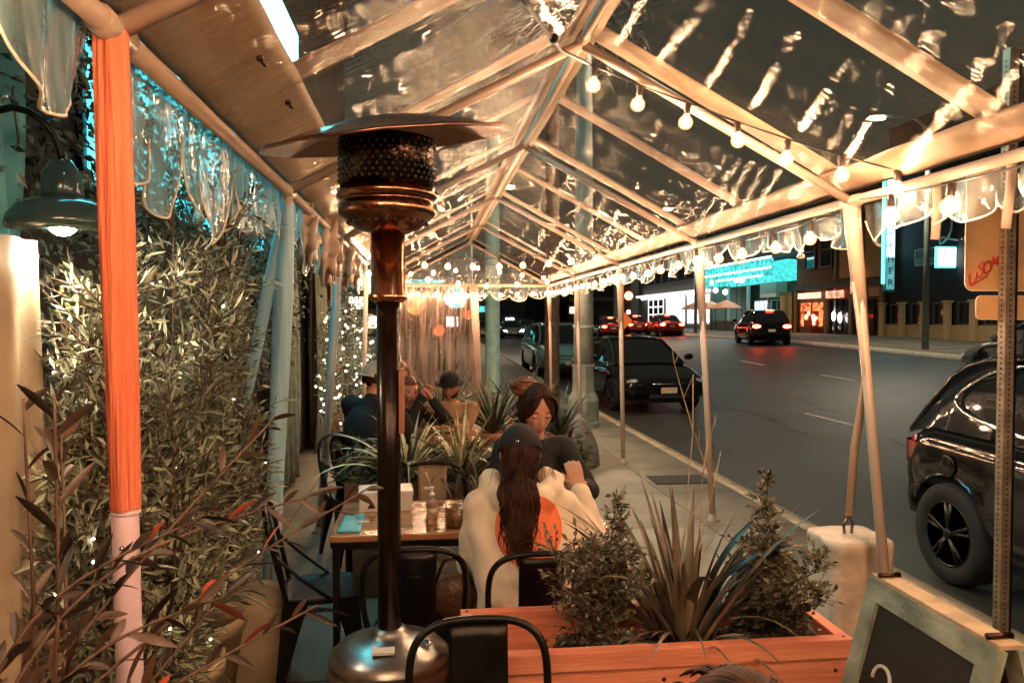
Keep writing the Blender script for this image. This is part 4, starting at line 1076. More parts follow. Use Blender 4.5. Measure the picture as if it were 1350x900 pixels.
st.build('stems', M['stem'], fb); lf.build('foliage', M['lf_red'], fb); lr.build('red_leaves', M['lf_redb'], fb)

# spider plants and low shrubs dividing the tables
random.seed(61)
dv = empty('planter_box', (.25, 4.85, .2), label='low brown planter box between the two tables', cat='planter box')
for lo, hi in (((-.75, -.2, -.2), (.75, -.17, .5)), ((-.75, .17, -.2), (.75, .2, .5)), ((-.75, -.168, -.2), (-.72, .168, .5)), ((.72, -.168, -.2), (.75, .168, .5))):
    MB().box(lo, hi).build('board', mat('brown board', (.2, .11, .07), rough=.7, var=.3, stretch=(1, 1, 6)), dv)
MB().box((-.718, -.168, .4), (.718, .168, .44)).build('soil', M['soil'], dv)
for i, (x, lb_, n) in enumerate(((-.12, 'pale variegated spider plant left of the two women', 60), (.22, 'second variegated spider plant behind the hoodie', 45))):
    s = empty('spider_plant', (x, 4.8, .66), label=lb_, cat='plant', group='variegated plants in the low planter')
    blades(s, M['lf_spider'], (0, 0, 0), n + 25, .6, .026, (.5, 1.5), (.3, 1.9), r0=.05)
    blades(s, M['lf_spiderd'], (0, 0, 0), n, .5, .024, (.3, 1.3), (.6, 1.9), r0=.06, name='dark_blades')
for i, (x, y, lb_) in enumerate(((.55, 4.95, 'dark bushy plant behind the women'), (.85, 4.9, 'dark striped leaf plant right of the dark haired woman'), (-.42, 4.9, 'dark leafy plant at the left end of the low planter'))):
    s = empty('leafy_plant', (x, y, .64), label=lb_, cat='plant', group='dark plants in the low planter')
    lf = MB(); st = MB()
    for k in range(26):
        d = rdir(); d.z = abs(d.z) + .3; d.normalize(); e = d*rnd(.15, .36); st.tube([(0, 0, 0), e*.5, e], .003, 4)
        for j in range(9): lf.leaf(e*rnd(.5, 1.1), d + rdir()*.8, rnd(.06, .11), rnd(.02, .04), bend=.2)
    st.build('stems', M['stem'], s); lf.build('foliage', M['lf_spiderd'], s)
# yuccas beyond the far diners
for i, (x, y, h, lb_) in enumerate(((.75, 8.6, .8, 'spiky dark yucca in a brick red pot by the white pole'), (1.15, 9.2, .75, 'spiky dark yucca nearest the lamp post'), (.2, 9.4, .9, 'spiky yucca behind the man in the brimmed hat'), (1.45, 8.3, .6, 'low spiky yucca beside the grey mound'))):
    root = pot('potted_yucca', (x, y, 0), .17, .42, M['teracotta']); tag(root, lb_, 'potted plant', 'spiky yuccas in red pots beyond the diners')
    blades(root, M['lf_spiderd'], (0, 0, .4), 60, h, .045, (.5, 1.5), (.05, .5), r0=.05)
MB().grid(lambda u, v: (1.62 + .42*math.cos(6.283*u)*math.cos(v*1.57), 8.9 + .6*math.sin(6.283*u)*math.cos(v*1.57), .62*math.sin(v*1.57)*(1+.06*math.sin(u*30))), 40, 12).build('covered_stack', mat('grey cover', (.12, .12, .11), rough=.6, var=.3, bump=.5, bscale=6), None, label='grey cloth covered stack on the sidewalk beyond the yuccas', cat='covered stack')
# tree wrapped in fairy lights on the left
ft = empty('tree', (-1.0, 9.6, 0), label='small dark tree full of fairy lights on the left beyond the doorway', cat='tree')
MB().tube([(0, 0, 0), (.03, 0, .6), (0, .05, 1.3), (.05, 0, 1.9)], [.06, .05, .04, .02], 10).build('trunk', M['bark'], ft)
lf = MB(); fl = []
for k in range(2600):
    p = rdir()*(rnd(0, 1)**.4); p = V((p.x*.36, p.y*.9, 1.1 + p.z*1.0)); lf.leaf(p, rdir(), rnd(.05, .09), rnd(.015, .03))
    if k % 28 == 0: fl.append(p + V((rnd(-.05, .05), -.05, 0)))
lf.build('crown', M['lf_dark'], ft); fairy_lights(fl, ft, .012)
# pale olive tree with fairy lights behind
# ================================================================== STREET THINGS
random.seed(70)
sd = empty('chalkboard_sign', (1.25, 1.72, 0), label='weathered green framed chalkboard sandwich sign at the lower right', cat='sandwich sign')
def leaf_panel(sgn, name):
    # panel hinged along the top edge (runs along y), foot out to sgn*x
    th = math.atan2(.26, .98)
    def PT(y, d, o): # d distance down the slope, o outward offset
        dx = sgn*(math.sin(th)*d + .012); dz = .985 - math.cos(th)*d
        return V((dx + sgn*math.cos(th)*o, y, dz + math.sin(th)*o))
    def bar(y0, y1, d0, d1, o0=0, o1=.022):
        c = [PT(y, d, o) for o in (o0, o1) for (y, d) in ((y0, d0), (y1, d0), (y1, d1), (y0, d1))]
        return MB().add(c, [(0,1,2,3), (7,6,5,4), (0,4,5,1), (1,5,6,2), (2,6,7,3), (3,7,4,0)])
    fr_ = bar(-.24, .24, 0, .055).build(name, M['greenwood'], sd)
    for y0, y1 in ((-.24, -.185), (.185, .24)): bar(y0, y1, .056, .98).build('frame_rail', M['greenwood'], sd)
    bar(-.184, .184, .9, .955).build('frame_rail', M['greenwood'], sd)
    bar(-.184, .184, .057, .899, .004, .012).build('board', M['chalk'], sd)
    if sgn < 0:
        pts = [PT(.10 + .035*math.cos(a), .23 - .035*math.sin(a), .014) for a in [i*math.pi/14 - .2 for i in range(17)]]
        MB().tube(pts, .005, 6).build('chalk_mark', mat('chalk white', (.8, .74, .66), rough=.9), sd)
leaf_panel(-1, 'top_rail'); leaf_panel(1, 'top_rail')
MB().box((-.03, -.235, .9865), (.03, .235, 1.0)).build('top_cap', M['tanwood'], sd, bevel=.003)
for y in (-.2, .2): MB().tube([(-.03, y, 1.005), (.03, y, 1.005)], .008, 8).build('hinge', M['dkbronze'], sd)

# ballast block
random.seed(71)
bb = MB()
def bf(u, v):
    th = 2*math.pi*u; c, s_ = math.cos(th), math.sin(th); k = max(abs(c), abs(s_))
    sq = (abs(c)**6 + abs(s_)**6)**(-1/6)
    z = .5*min(1, v*1.25); top = max(0, (v - .8)/.2)
    rr = .175*sq*(1 - .04*math.sin(z*9)) if v < .8 else .175*sq*(1 - top**1.5)
    rr *= (1 + .025*math.sin(7*th + z*5)); zz = z if v < .8 else .5 + .02*math.sin(top*1.57)
    return (2.345 + rr*c, 3.97 + rr*s_, zz)
MB().grid(bf, 64, 30).build('ballast_block', M['barrel'], None, label='squat plastic wrapped ballast block strapped to the near right tent pole', cat='ballast block')

# perforated sign post with two plates
sp = empty('street_sign', (2.80, 3.4, 0), label='perforated metal post with two rounded blank plates, the larger tagged in red', cat='street sign')
mb = MB(); 
w = .024
for (x0, x1, y0, y1) in ((-w, w, -w, -w + .003), (-w, w, w - .003, w), (-w, -w + .003, -w + .0032, w - .0032), (w - .003, w, -w + .0032, w - .0032)):
    mb.box((x0, y0, 0), (x1, y1, 3.0))
mb.build('post', mat('galvanised steel', (.3, .22, .15), rough=.5, metal=.6, var=.35, scale=14, bump=.3), sp)
mb = MB()
for k in range(114):
    z = .06 + k*.0255
    mb.lathe([(.0052, 0), (.0052, .0016), (0, .0016)], (0, -w - .0012, z), 8, M=Matrix.Rotation(R(90), 3, 'X'))
mb.build('punched_holes', M['blackm'], sp)
mb = MB()
for k in range(114): mb.lathe([(.0052, 0), (.0052, .0016), (0, .0016)], (-w - .0012, 0, .06 + k*.0255), 8, M=Matrix.Rotation(R(-90), 3, 'Y'))
mb.build('punched_holes', M['blackm'], sp)
MB().box((w + .002, -.004, 0), (w + .03, .012, 3.0)).build('flange', M['black'], sp)
def rrect(x0, x1, z0, z1, r, y, n=6):
    P = []
    for cx, cz, a0 in ((x1-r, z1-r, 0), (x0+r, z1-r, 90), (x0+r, z0+r, 180), (x1-r, z0+r, 270)):
        for i in range(n+1): a = R(a0 + 90*i/n); P.append((cx + r*math.cos(a), y, cz + r*math.sin(a)))
    return P
so = mat('sign back', (.62, .36, .16), rough=.45, var=.2, scale=4, bump=.1)
s1 = MB().prism(rrect(-.2, .26, 1.84, 2.45, .04, w + .005), (0, .003, 0)).build('sign_plate', so, sp)
MB().tube(rrect(-.2, .26, 1.84, 2.45, .04, w + .003) + [rrect(-.2, .26, 1.84, 2.45, .04, w + .003)[0]], .003, 5).build('plate_edge', M['piping'], s1)
s2 = MB().prism(rrect(-.14, .2, 1.7, 1.815, .025, w + .005), (0, .003, 0)).build('sign_plate', so, sp)
MB().tube(rrect(-.14, .2, 1.7, 1.815, .025, w + .003) + [rrect(-.14, .2, 1.7, 1.815, .025, w + .003)[0]], .0025, 5).build('plate_edge', M['piping'], s2)
rg = mat('red marker', (.5, .03, .02), rough=.4)
def gp(a, b): return (-.17 + a*.15, w + .001, 1.87 + b*.15)
for P in ([(-.05, .35), (-.02, .0), (.15, .1), (.2, .4)], [(.45, .75), (.25, .6), (.4, .45), (.35, .25), (.2, .3)], [(.5, .35), (.45, .6), (.65, .75), (.7, .5), (.5, .35)], [(.72, .55), (.78, .9), (.82, .7), (.95, .9), (.9, .68), (1.0, .72)], [(.0, -.05), (.3, .12), (.6, .3)]):
    MB().tube(cat([gp(*p) for p in P], 5), .006, 6, flat=.5).build('red_tag', rg, s1)

# street lamp post, octagonal flared base
lp = empty('street_lamp', (2.47, 11.83, 0), label='grey green street lamp post with an octagonal flared base beside the curb', cat='street lamp')
lm = mat('painted lamp post', (.2, .23, .2), rough=.55, var=.25, scale=5, bump=.2)
MB().lathe([(.27, 0), (.27, .08), (.25, .1), (.25, .42), (.235, .46), (.19, .55), (.175, .65), (.172, .95)], n=8, smooth=False).build('base', lm, lp)
MB().lathe([(.19, .951), (.19, .985), (.165, .99)], n=8, smooth=False).lathe([(.165, .992), (.15, 1.9), (.135, 3.5), (.1, 8)], n=20).lathe([(.165, 1.55), (.172, 1.56), (.172, 1.6), (.16, 1.61)], n=20).build('shaft', lm, lp)
MB().tube(cat([(0, 0, 7.9), (.3, 0, 8.3), (1.2, 0, 8.5), (1.8, 0, 8.45)], 6), .05, 8).build('arm', lm, lp)
MB().ell((2.0, 0, 8.42), (.35, .16, .08)).build('lamp_head', lm, lp)
MB().ell((2.0, 0, 8.36), (.22, .1, .05)).build('lens', emis('street lamp lens', (1, .75, .42), 60), lp)
def lamp(name, loc, power, color, r=.15, spot=None, rot=None):
    l = bpy.data.lights.new(name, 'SPOT' if spot else 'POINT'); l.energy = power; l.color = color; l.shadow_soft_size = r
    if spot: l.spot_size = R(spot); l.spot_blend = .6
    o = bpy.data.objects.new(name, l); col.objects.link(o); o.location = loc
    if rot: o.rotation_euler = rot
    return o
lamp('street_lamp_light', (4.5, 11.83, 8.2), 400, (1, .86, .6), spot=150)
def far_lamp(x, y, sgn, label):
    z = zr(x, y) + .15
    r_ = empty('street_lamp', (x, y, z), label=label, cat='street lamp')
    MB().tube([(0, 0, 0), (0, 0, 8)], [.12, .08], 10).build('shaft', lm, r_)
    MB().tube(cat([(0, 0, 7.9), (sgn*.6, 0, 8.4), (sgn*1.8, 0, 8.45)], 6), .05, 8).build('arm', lm, r_)
    MB().ell((sgn*2, 0, 8.36), (.3, .14, .07)).build('lamp_head', MATS['street lamp lens'], r_)
    lamp('street_lamp_light', (x + sgn*2, y, z + 8.1), 850, (1, .86, .62), spot=150)
far_lamp(18.2, 26, -1, 'tall street lamp on the far pavement before the black wall')
far_lamp(18.2, 50, -1, 'tall street lamp on the far pavement by the teal canopy')
far_lamp(2.3, 40, 1, 'tall street lamp far along the near curb')
# pale green round column and dark palm trunk
MB().lathe([(.21, 0), (.21, .1), (.17, .14), (.165, 3.2), (.13, 6)], (1.5, 17.4, .02), 24).build('column', mat('pale green paint', (.3, .5, .46), rough=.45, var=.15), None, label='pale green round column on the sidewalk beyond the tent', cat='column')
pt = empty('palm_tree', (2.72, 16.4, 0), label='dark ringed palm trunk at the curb beyond the tent', cat='palm')
prof = []
for i in range(60): prof.append((.17 - .0008*i + (.012 if i % 3 == 0 else 0), i*.14))
MB().lathe(prof, n=16).build('trunk', M['bark'], pt)
mb = MB(); random.seed(3)
for k in range(26):
    th = rnd(0, 6.28); el = rnd(-.3, 1.1)
    c = V((0, 0, 8.3)); ang = el
    for i in range(12):
        d = V((math.cos(th)*math.cos(ang), math.sin(th)*math.cos(ang), math.sin(ang))); n_ = c + d*.2; ang -= .12
        for sgn in (-1, 1):
            sd_ = V((-math.sin(th), math.cos(th), -.35))*sgn; mb.leaf(c, d + sd_*1.2, .5, .05)
        c = n_
mb.build('crown', M['lf_dark'], pt)
# traffic light
tl = empty('traffic_light', (13.6, 50.5, .55), label='traffic light showing red above the far brake lights', cat='traffic light')
MB().tube([(0, 0, 0), (0, 0, 3.9)], .07, 8).build('post', M['black'], tl)
MB().box((-.2, -.15, 1.3), (.2, .15, 3.9)).build('housing', M['blackm'], tl, bevel=.04)
MB().ell((0, -.2, 2.75), (.28, .06, .28)).build('red_lens', emis('red signal', (1, .06, .02), 30), tl)
MB().ell((0, -.2, 1.65), (.14, .05, .14)).build('lower_lens', emis('pale signal', (1, .3, .2), 8), tl)
cs = empty('road_work_sign', (11.9, 45, .38), label='orange diamond road work sign in front of the far brake lights', cat='road sign')
MB().box((-.36, -.02, -.36), (.36, .02, .36), Matrix.Translation((0, 0, 1.25)) @ Matrix.Rotation(R(45), 4, 'Y')).build('panel', mat('orange sign', (.9, .2, .04), rough=.4, var=.1, emit=(1, .15, .03), estr=.25), cs)
MB().tube([(0, .03, 0), (0, .03, 1.2)], .03, 6).build('post', M['black'], cs)

# ------------------------------------------------------------------ vehicles
def car(label, cat_, loc, rz, paint, kind='sedan', lit=False, headlit=False, detail=True, name='parked_car', group=None):
    root = empty(name, loc, rz, label=label, cat=cat_, group=group)
    if kind == 'sedan':
        S = [(0, .45, .8, .74), (.05, .32, .93, .82), (.35, .27, 1.0, .88), (1.0, .24, .98, .91), (1.8, .22, .95, .92), (2.7, .22, .93, .92), (3.45, .22, .92, .915), (3.9, .23, .85, .90), (4.35, .26, .74, .87), (4.62, .34, .66, .8), (4.7, .42, .58, .7)]
        Gh = [(.62, .985, .99, .74, .7), (1.05, .98, 1.26, .78, .62), (1.45, .97, 1.41, .8, .58), (2.1, .95, 1.45, .81, .58), (2.7, .94, 1.42, .81, .58), (3.1, .93, 1.22, .8, .64), (3.6, .92, .93, .78, .74)]
        roof = (1.35, 2.75); wheels = (.95, 3.75); wr = .33; mirror = 3.05; beltz = .95
    else:
        S = [(0, .5, .85, .78), (.05, .36, 1.0, .86), (.3, .3, 1.08, .91), (1.0, .26, 1.07, .93), (1.9, .25, 1.04, .94), (2.9, .25, 1.02, .94), (3.45, .25, 1.01, .93), (3.95, .27, .96, .92), (4.35, .3, .88, .88), (4.58, .38, .76, .8), (4.66, .48, .68, .7)]
        Gh = [(.05, .98, 1.0, .84, .8), (.3, 1.06, 1.42, .83, .68), (.55, 1.06, 1.57, .84, .64), (1.4, 1.05, 1.63, .85, .63), (2.3, 1.03, 1.61, .85, .63), (2.8, 1.02, 1.53, .85, .64), (3.2, 1.02, 1.3, .84, .68), (3.6, 1.01, 1.02, .82, .78)]
        roof = (.42, 2.75); wheels = (.6, 3.45); wr = .35; mirror = 3.1; beltz = 1.04
    def interp(tab, y):
        for a, b in zip(tab[:-1], tab[1:]):
            if a[0] <= y <= b[0]:
                t = (y - a[0])/(b[0] - a[0]); return [a[i] + (b[i]-a[i])*t for i in range(len(a))]
        return list(tab[0] if y < tab[0][0] else tab[-1])
    ys = [S[0][0] + (S[-1][0]-S[0][0])*i/47 for i in range(48)]
    def body(u, v):
        i = v*47; y = ys[int(round(i))]; _, zb, zt, hw = interp(S, y)
        prof = [(-.0, zt + .03), (-.55, zt + .022), (-.85, zt), (-.955, zt - .05), (-.99, zt - .16), (-1.0, zt - .3), (-.985, (zt+zb)/2 - .05), (-.995, zb + .16), (-.97, zb + .05), (-.85, zb), (0, zb)]
        n = len(prof) - 1; full = prof + [(-a, b) for a, b in prof[-2:0:-1]]
        k = int(round(u*len(full))) % len(full); a, z = full[k]
        # wheel arches
        for wy in wheels:
            d = abs(y - wy)
            if d < wr + .07 and abs(a) > .8:
                az = wr + math.sqrt(max(0, (wr + .07)**2 - d*d)) * .97
                if z < az: z = az if abs(a) > .96 else max(z, az - .02)
        return (a*hw, y, z)
    MB().grid(body, 20, 47).build('body', paint, root)
    mb = MB(); _, zb, zt, hw = S[0]; mb.box((-hw*.98, .002, zb), (hw*.98, .06, zt)); mb.build('rear_bumper', paint, root); mb = MB(); _, zb, zt, hw = S[-1]; mb.box((-hw*.98, S[-1][0]-.06, zb), (hw*.98, S[-1][0]-.002, zt)); mb.build('front_bumper', paint, root)
    MB().box((-.75, .3, .2), (.75, S[-1][0]-.3, .5)).build('underbody', M['blackm'], root)
    gy = [Gh[0][0] + (Gh[-1][0]-Gh[0][0])*i/24 for i in range(25)]
    def gh(u, v, off=0.0):
        y = gy[int(round(v*24))]; _, zb, zt, a, b = interp(Gh, y)
        t = u*8; P = [(-a, zb), (-(a+(b-a)*.5), zb + (zt-zb)*.55), (-b, zt - .03*(zt-zb)), (-b*.75, zt + .012), (0, zt + .025), (b*.75, zt + .012), (b, zt - .03*(zt-zb)), (a+(b-a)*.5, zb + (zt-zb)*.55), (a, zb)]
        x, z = P[int(round(t))]; return (x, y, z)
    MB().grid(gh, 8, 24).build('glass', M['glass'], root)
    i0 = [i for i in range(25) if gy[i] >= roof[0]][0]; i1 = [i for i in range(25) if gy[i] <= roof[1]][-1]
    def rf(u, v):
        i = i0 + v*(i1 - i0); p = gh((2 + u*4)/8, i/24); return (p[0], p[1], p[2] + .006)
    MB().slab(rf, 4, i1 - i0, (0, 0, .012)).build('roof', paint, root)
    def rail(uu, a, b, r, nm, m_, off=.004):
        P = []
        for i in range(a, b + 1):
            p = gh(uu/8, i/24); P.append((p[0]*1.006, p[1], p[2] + off))
        return MB().tube(P, r, 6).build(nm, m_, root)
    for uu in (2, 6): rail(uu, 0, 24, .022, 'pillar', paint)
    if name == 'driving_car' or kind == 'sedan' or not detail:
        for uu in (0, 8): rail(uu, 0, 24, .012, 'window_trim', M['chrome'])
    for sx in (-1, 1):
        for yv in ((1.55, 2.45) if kind == 'sedan' else (.95, 2.15)):
            _, zb, zt, a, b = interp(Gh, yv)
            MB().tube([(sx*a*1.0, yv, zb), (sx*(a+(b-a)*.55)*1.005, yv - .02, zb + (zt-zb)*.55), (sx*b*1.01, yv - .05, zt - .03)], .028, 6).build('pillar', paint if yv < 1.5 else M['blackm'], root)
    for wy in wheels:
        for sx in (-1, 1):
            _, zb, zt, hw = interp(S, wy)
            rot = Matrix.Rotation(R(90)*sx, 3, 'Y'); cx = sx*(hw - .22)
            wv = MB().lathe([(wr*.66, .0), (wr*.96, .0), (wr, .03), (wr, .19), (wr*.95, .215), (wr*.7, .215), (wr*.66, .2)], (cx, wy, wr), 28, M=rot).build('wheel', M['tyre'], root)
            mb = MB().lathe([(wr*.67, .2), (wr*.62, .205), (wr*.6, .17)], (cx, wy, wr), 28, M=rot).lathe([(.05, .2), (.03, .215), (0, .216)], (cx, wy, wr), 12, M=rot)
            for k in range(5):
                for dd in (-.12, .12):
                    a = 2*math.pi*k/5 + .3
                    mb.tube([V((cx + sx*.195, wy + .03*math.cos(a), wr + .03*math.sin(a))), V((cx + sx*.2, wy + wr*.62*math.cos(a + dd), wr + wr*.62*math.sin(a + dd)))], .016, 5)
            mb.build('rim', M['rim'], wv)
            MB().lathe([(.0, .16), (wr*.66, .16)], (cx, wy, wr), 20, M=rot).build('brake_cover', M['blackm'], wv)
    tm = M['taillit'] if lit else M['tailoff']
    for sx in (-1, 1):
        _, zb, zt, hw = interp(S, .1)
        MB().grid(lambda u, v: (sx*(hw*(.55 + .47*math.sin(u*1.57))), -.012 + .34*(max(0, u-.5)*2)**2, zt - .08 - .16*v), 12, 4).build('tail_light', tm, root) if not lit else MB().ell((sx*hw*.78, .0, zt - .15), (.19, .05, .085), 14, 8).build('tail_light', tm, root)
        _, zb, zt, hw = interp(S, 4.4)
        MB().ell((sx*hw*.74, 4.5, zt - .1), (.17, .14, .07), 14, 8).build('headlight', M['headlit'] if headlit else M['headoff'], root)
        _, zb, zt, hw = interp(S, mirror)
        MB().ell((sx*(hw + .12), mirror + .1, beltz + .1), (.11, .06, .07), 14, 8).build('mirror', paint, root)
    if lit: MB().ell((0, roof[0] + .02, 1.45 if kind == 'sedan' else 1.6), (.2, .03, .025)).build('brake_light', M['taillit'], root)
    MB().box((-.16, -.02, .62), (.16, -.003, .74)).build('number_plate', M['plate'], root)
    MB().box((-.16, S[-1][0] + .003, .42), (.16, S[-1][0] + .018, .53)).build('number_plate', M['plate'], root)
    MB().box((-.4, S[-1][0] + .003, .32), (.4, S[-1][0] + .01, .4)).build('grille', M['blackm'], root)
    MB().tube([(-.35, S[-1][0] + .01, .6), (0, S[-1][0] + .02, .6), (.35, S[-1][0] + .01, .6)], .01, 6).build('grille_trim', M['chrome'], root)
    if detail:
        for sx in (-1, 1):
            for yv in ((1.75, 2.75) if kind == 'sedan' else (1.45, 2.55)):
                _, zb, zt, hw = interp(S, yv)
                MB().tube([(sx*(hw + .008), yv, zt - .12), (sx*(hw + .025), yv + .08, zt - .12), (sx*(hw + .008), yv + .16, zt - .12)], .011, 6).build('door_handle', M['chrome'], root)
            _, zb, zt, hw = interp(S, 2.4)
            MB().tube([(sx*(hw + .0), 1.35, zb + .13), (sx*(hw + .006), 2.2, zb + .12), (sx*(hw + .0), 3.1, zb + .13)], .014, 6).build('sill_trim', M['chrome'], root)
            MB().tube([(sx*(interp(S, y_)[3] + .001), y_, interp(S, y_)[2] - .14 - .02*(y_ - 2.3)) for y_ in [.4 + .16*i for i in range(22)]], .006, 5).build('crease', paint, root)
            for yd in ((1.5, 2.5) if kind == 'sedan' else (1.2, 2.25, 3.2)):
                _, zb, zt, hw = interp(S, yd)
                MB().tube([(sx*(hw*.965 + .002), yd, zt - .03), (sx*(hw + .0015), yd, zt - .3), (sx*(hw*.99 + .002), yd, zb + .2)], .004, 4).build('door_gap', M['blackm'], root)
    return root
suv = car('glossy black SUV parked at the curb at the right edge, seen from its side', 'SUV', (4.52, 5.5, -.15), R(180), M['carblack'], 'suv', name='parked_car')
for sx in (-1, 1):
    MB().tube(cat([(sx*.66, .55, 1.6), (sx*.68, .8, 1.68), (sx*.68, 2.2, 1.68), (sx*.66, 2.6, 1.6)], 6), .014, 8).build('roof_rail', M['black'], suv)
for yy in (1.0, 2.1):
    MB().box((-.74, yy - .03, 1.7), (.74, yy + .03, 1.725)).build('roof_bar', M['blackm'], suv, bevel=.008)
    for sx in (-1, 1): MB().box((sx*.7 - .03, yy - .045, 1.62), (sx*.7 + .03, yy + .045, 1.78)).build('bar_foot', M['blackm'], suv, bevel=.012)
for sx in (-1, 1):
    MB().lathe([(.075, 0), (.08, .004), (.07, .008)], (sx*.925, .62, .83), 20, M=Matrix.Rotation(R(90)*sx, 3, 'Y')).build('fuel_door', M['carblack'], suv)
    # chrome outline sweeping round the rear quarter window
    P = [(.865, 3.2, 1.05), (.87, 2.2, 1.07), (.865, 1.3, 1.11), (.83, .75, 1.18), (.79, .52, 1.27), (.745, .58, 1.38), (.69, .85, 1.52), (.665, 1.4, 1.57), (.66, 2.3, 1.55), (.67, 2.8, 1.48)]
    MB().tube(cat([(sx*a, b, c) for a, b, c in P], 6), .013, 8).build('window_outline', M['chrome'], suv)
car('black sedan parked facing us beyond the street lamp base', 'car', (4.42, 18.95, zr(4, 16)), R(183), M['carblack'], 'sedan')
car('pale teal car parked behind the black sedan', 'car', (4.2, 26.6, zr(4, 24)), R(180), M['carteal'], 'suv', detail=False)
car('black SUV driving away with glowing red brake lights by the patio', 'SUV', (15.7, 33.2, zr(15.7, 35)), R(-12), M['carblack'], 'suv', lit=True, name='driving_car', detail=False)
car('silver car parked at the far curb before the pilasters', 'car', (15.0, 14.2, zr(15, 17)), R(0), M['cargrey'], 'sedan', detail=False)
for x, y, lb_ in ((13.0, 52, 'red lit car leftmost in the far queue'), (15.4, 54, 'red lit car in the middle of the far queue'), (17.6 - 1.2, 49.5, 'red lit car rightmost in the far queue')):
    car(lb_, 'car', (x, y, zr(x, y)), R(-4), M['carred'], 'sedan', lit=True, name='driving_car', detail=False, group='cars queued far down the road with brake lights on')
for x, y, lb_ in ((4.4, 58, 'oncoming car with headlights on, left of the far pair'), (6.9, 60, 'oncoming car with headlights on, right of the far pair'), (9.5, 70, 'farthest oncoming car with headlights on')):
    car(lb_, 'car', (x, y + 4.7, zr(x, y)), R(180), M['cargrey'], 'sedan', headlit=True, name='driving_car', detail=False, group='oncoming cars far down the road')
# ================================================================== PEOPLE
def ik(a, b, l1, l2, hint):
    a = V(a); b = V(b); d = b - a; L = min(d.length, (l1 + l2)*.995); d.normalize(); b = a + d*L
    x = (l1*l1 - l2*l2 + L*L)/(2*L); h = math.sqrt(max(0, l1*l1 - x*x))
    hv = V(hint); hv = (hv - d*hv.dot(d)).normalized()
    return a + d*x + hv*h, b
def gs(x, z, x0, z0, sx, sz): return math.exp(-((x-x0)/sx)**2 - ((z-z0)/sz)**2)
def head_shell(mb, Mh, beard=False):
    def f(u, v):
        th = 2*math.pi*u; ph = math.pi*(v - .5)
        d = V((math.cos(ph)*math.cos(th), math.cos(ph)*math.sin(th), math.sin(ph)))
        x, y, z = d.x*.074, d.y*.093, d.z*.114
        if z < .01:
            k = (.01 - z)/.12; x *= 1 - .42*k**1.4
            if y < 0: y *= 1 - .5*k
        if y > 0:
            y = min(y, .078 + (y-.078)*.4) if y > .078 else y
            if z < -.03: y += .012*gs(x, z, 0, -.088, .028, .03)
            r = 1 if -.028 < z < .03 else math.exp(-((z + (.028 if z < 0 else -.03))/.008)**2)
            rise = max(0, min(1, (.035 - z)/.06))
            y += .024*math.exp(-(x/.0095)**2)*r*rise + .006*gs(x, z, 0, -.028, .017, .009)
            for s in (-1, 1):
                y -= .012*gs(x, z, s*.031, .010, .015, .011); y += .004*gs(x, z, s*.03, .034, .018, .006) + .004*gs(x, z, s*.042, -.02, .016, .016)
            y += .006*gs(x, z, 0, -.052, .02, .0055) + .007*gs(x, z, 0, -.064, .017, .006) - .004*gs(x, z, 0, -.0585, .024, .0025)
        return Mh @ V((x, y, z))
    mb.grid(f, 96, 64)
    for s in (-1, 1): mb.ell(Mh @ V((s*.074, -.008, -.004)), (.011, .019, .03), 12, 8, M=Mh.to_3x3())
def hand(mb, w, d, up, curl=.6, s=1.0, side=1):
    """palm and five fingers from wrist w along d; up = back of hand"""
    w = V(w); d = V(d).normalized(); up = V(up); a = d.cross(up).normalized(); up = a.cross(d).normalized()
    for k in range(4):
        o = a*(k - 1.5)*.019*s
        mb.caps(w + o*.6 + d*.01, .014*s, w + o + d*.08*s, .0115*s, 8)
    for k, L in enumerate((.065, .075, .07, .055)):
        o = a*(k - 1.5)*.0205*s; p = w + o + d*.082*s; dd = d; ang = 0
        for j, fr_ in enumerate((.42, .33, .25)):
            ang += curl*(.5 + .35*j); dd = (d*math.cos(ang) - up*math.sin(ang)); q = p + dd*L*fr_*s
            mb.caps(p, (.0092 - .0008*j)*s, q, (.0086 - .0009*j)*s, 8); p = q
    t0 = w + a*side*-.024*s + d*.025*s; t1 = t0 + (d*.7 - a*side*.7 - up*.25).normalized()*.036*s; t2 = t1 + (d*.85 - a*side*.1 - up*.5).normalized()*.03*s
    mb.caps(w, .014*s, t0, .013*s, 8); mb.caps(t0, .012*s, t1, .0105*s, 8); mb.caps(t1, .0103*s, t2, .0088*s, 8)

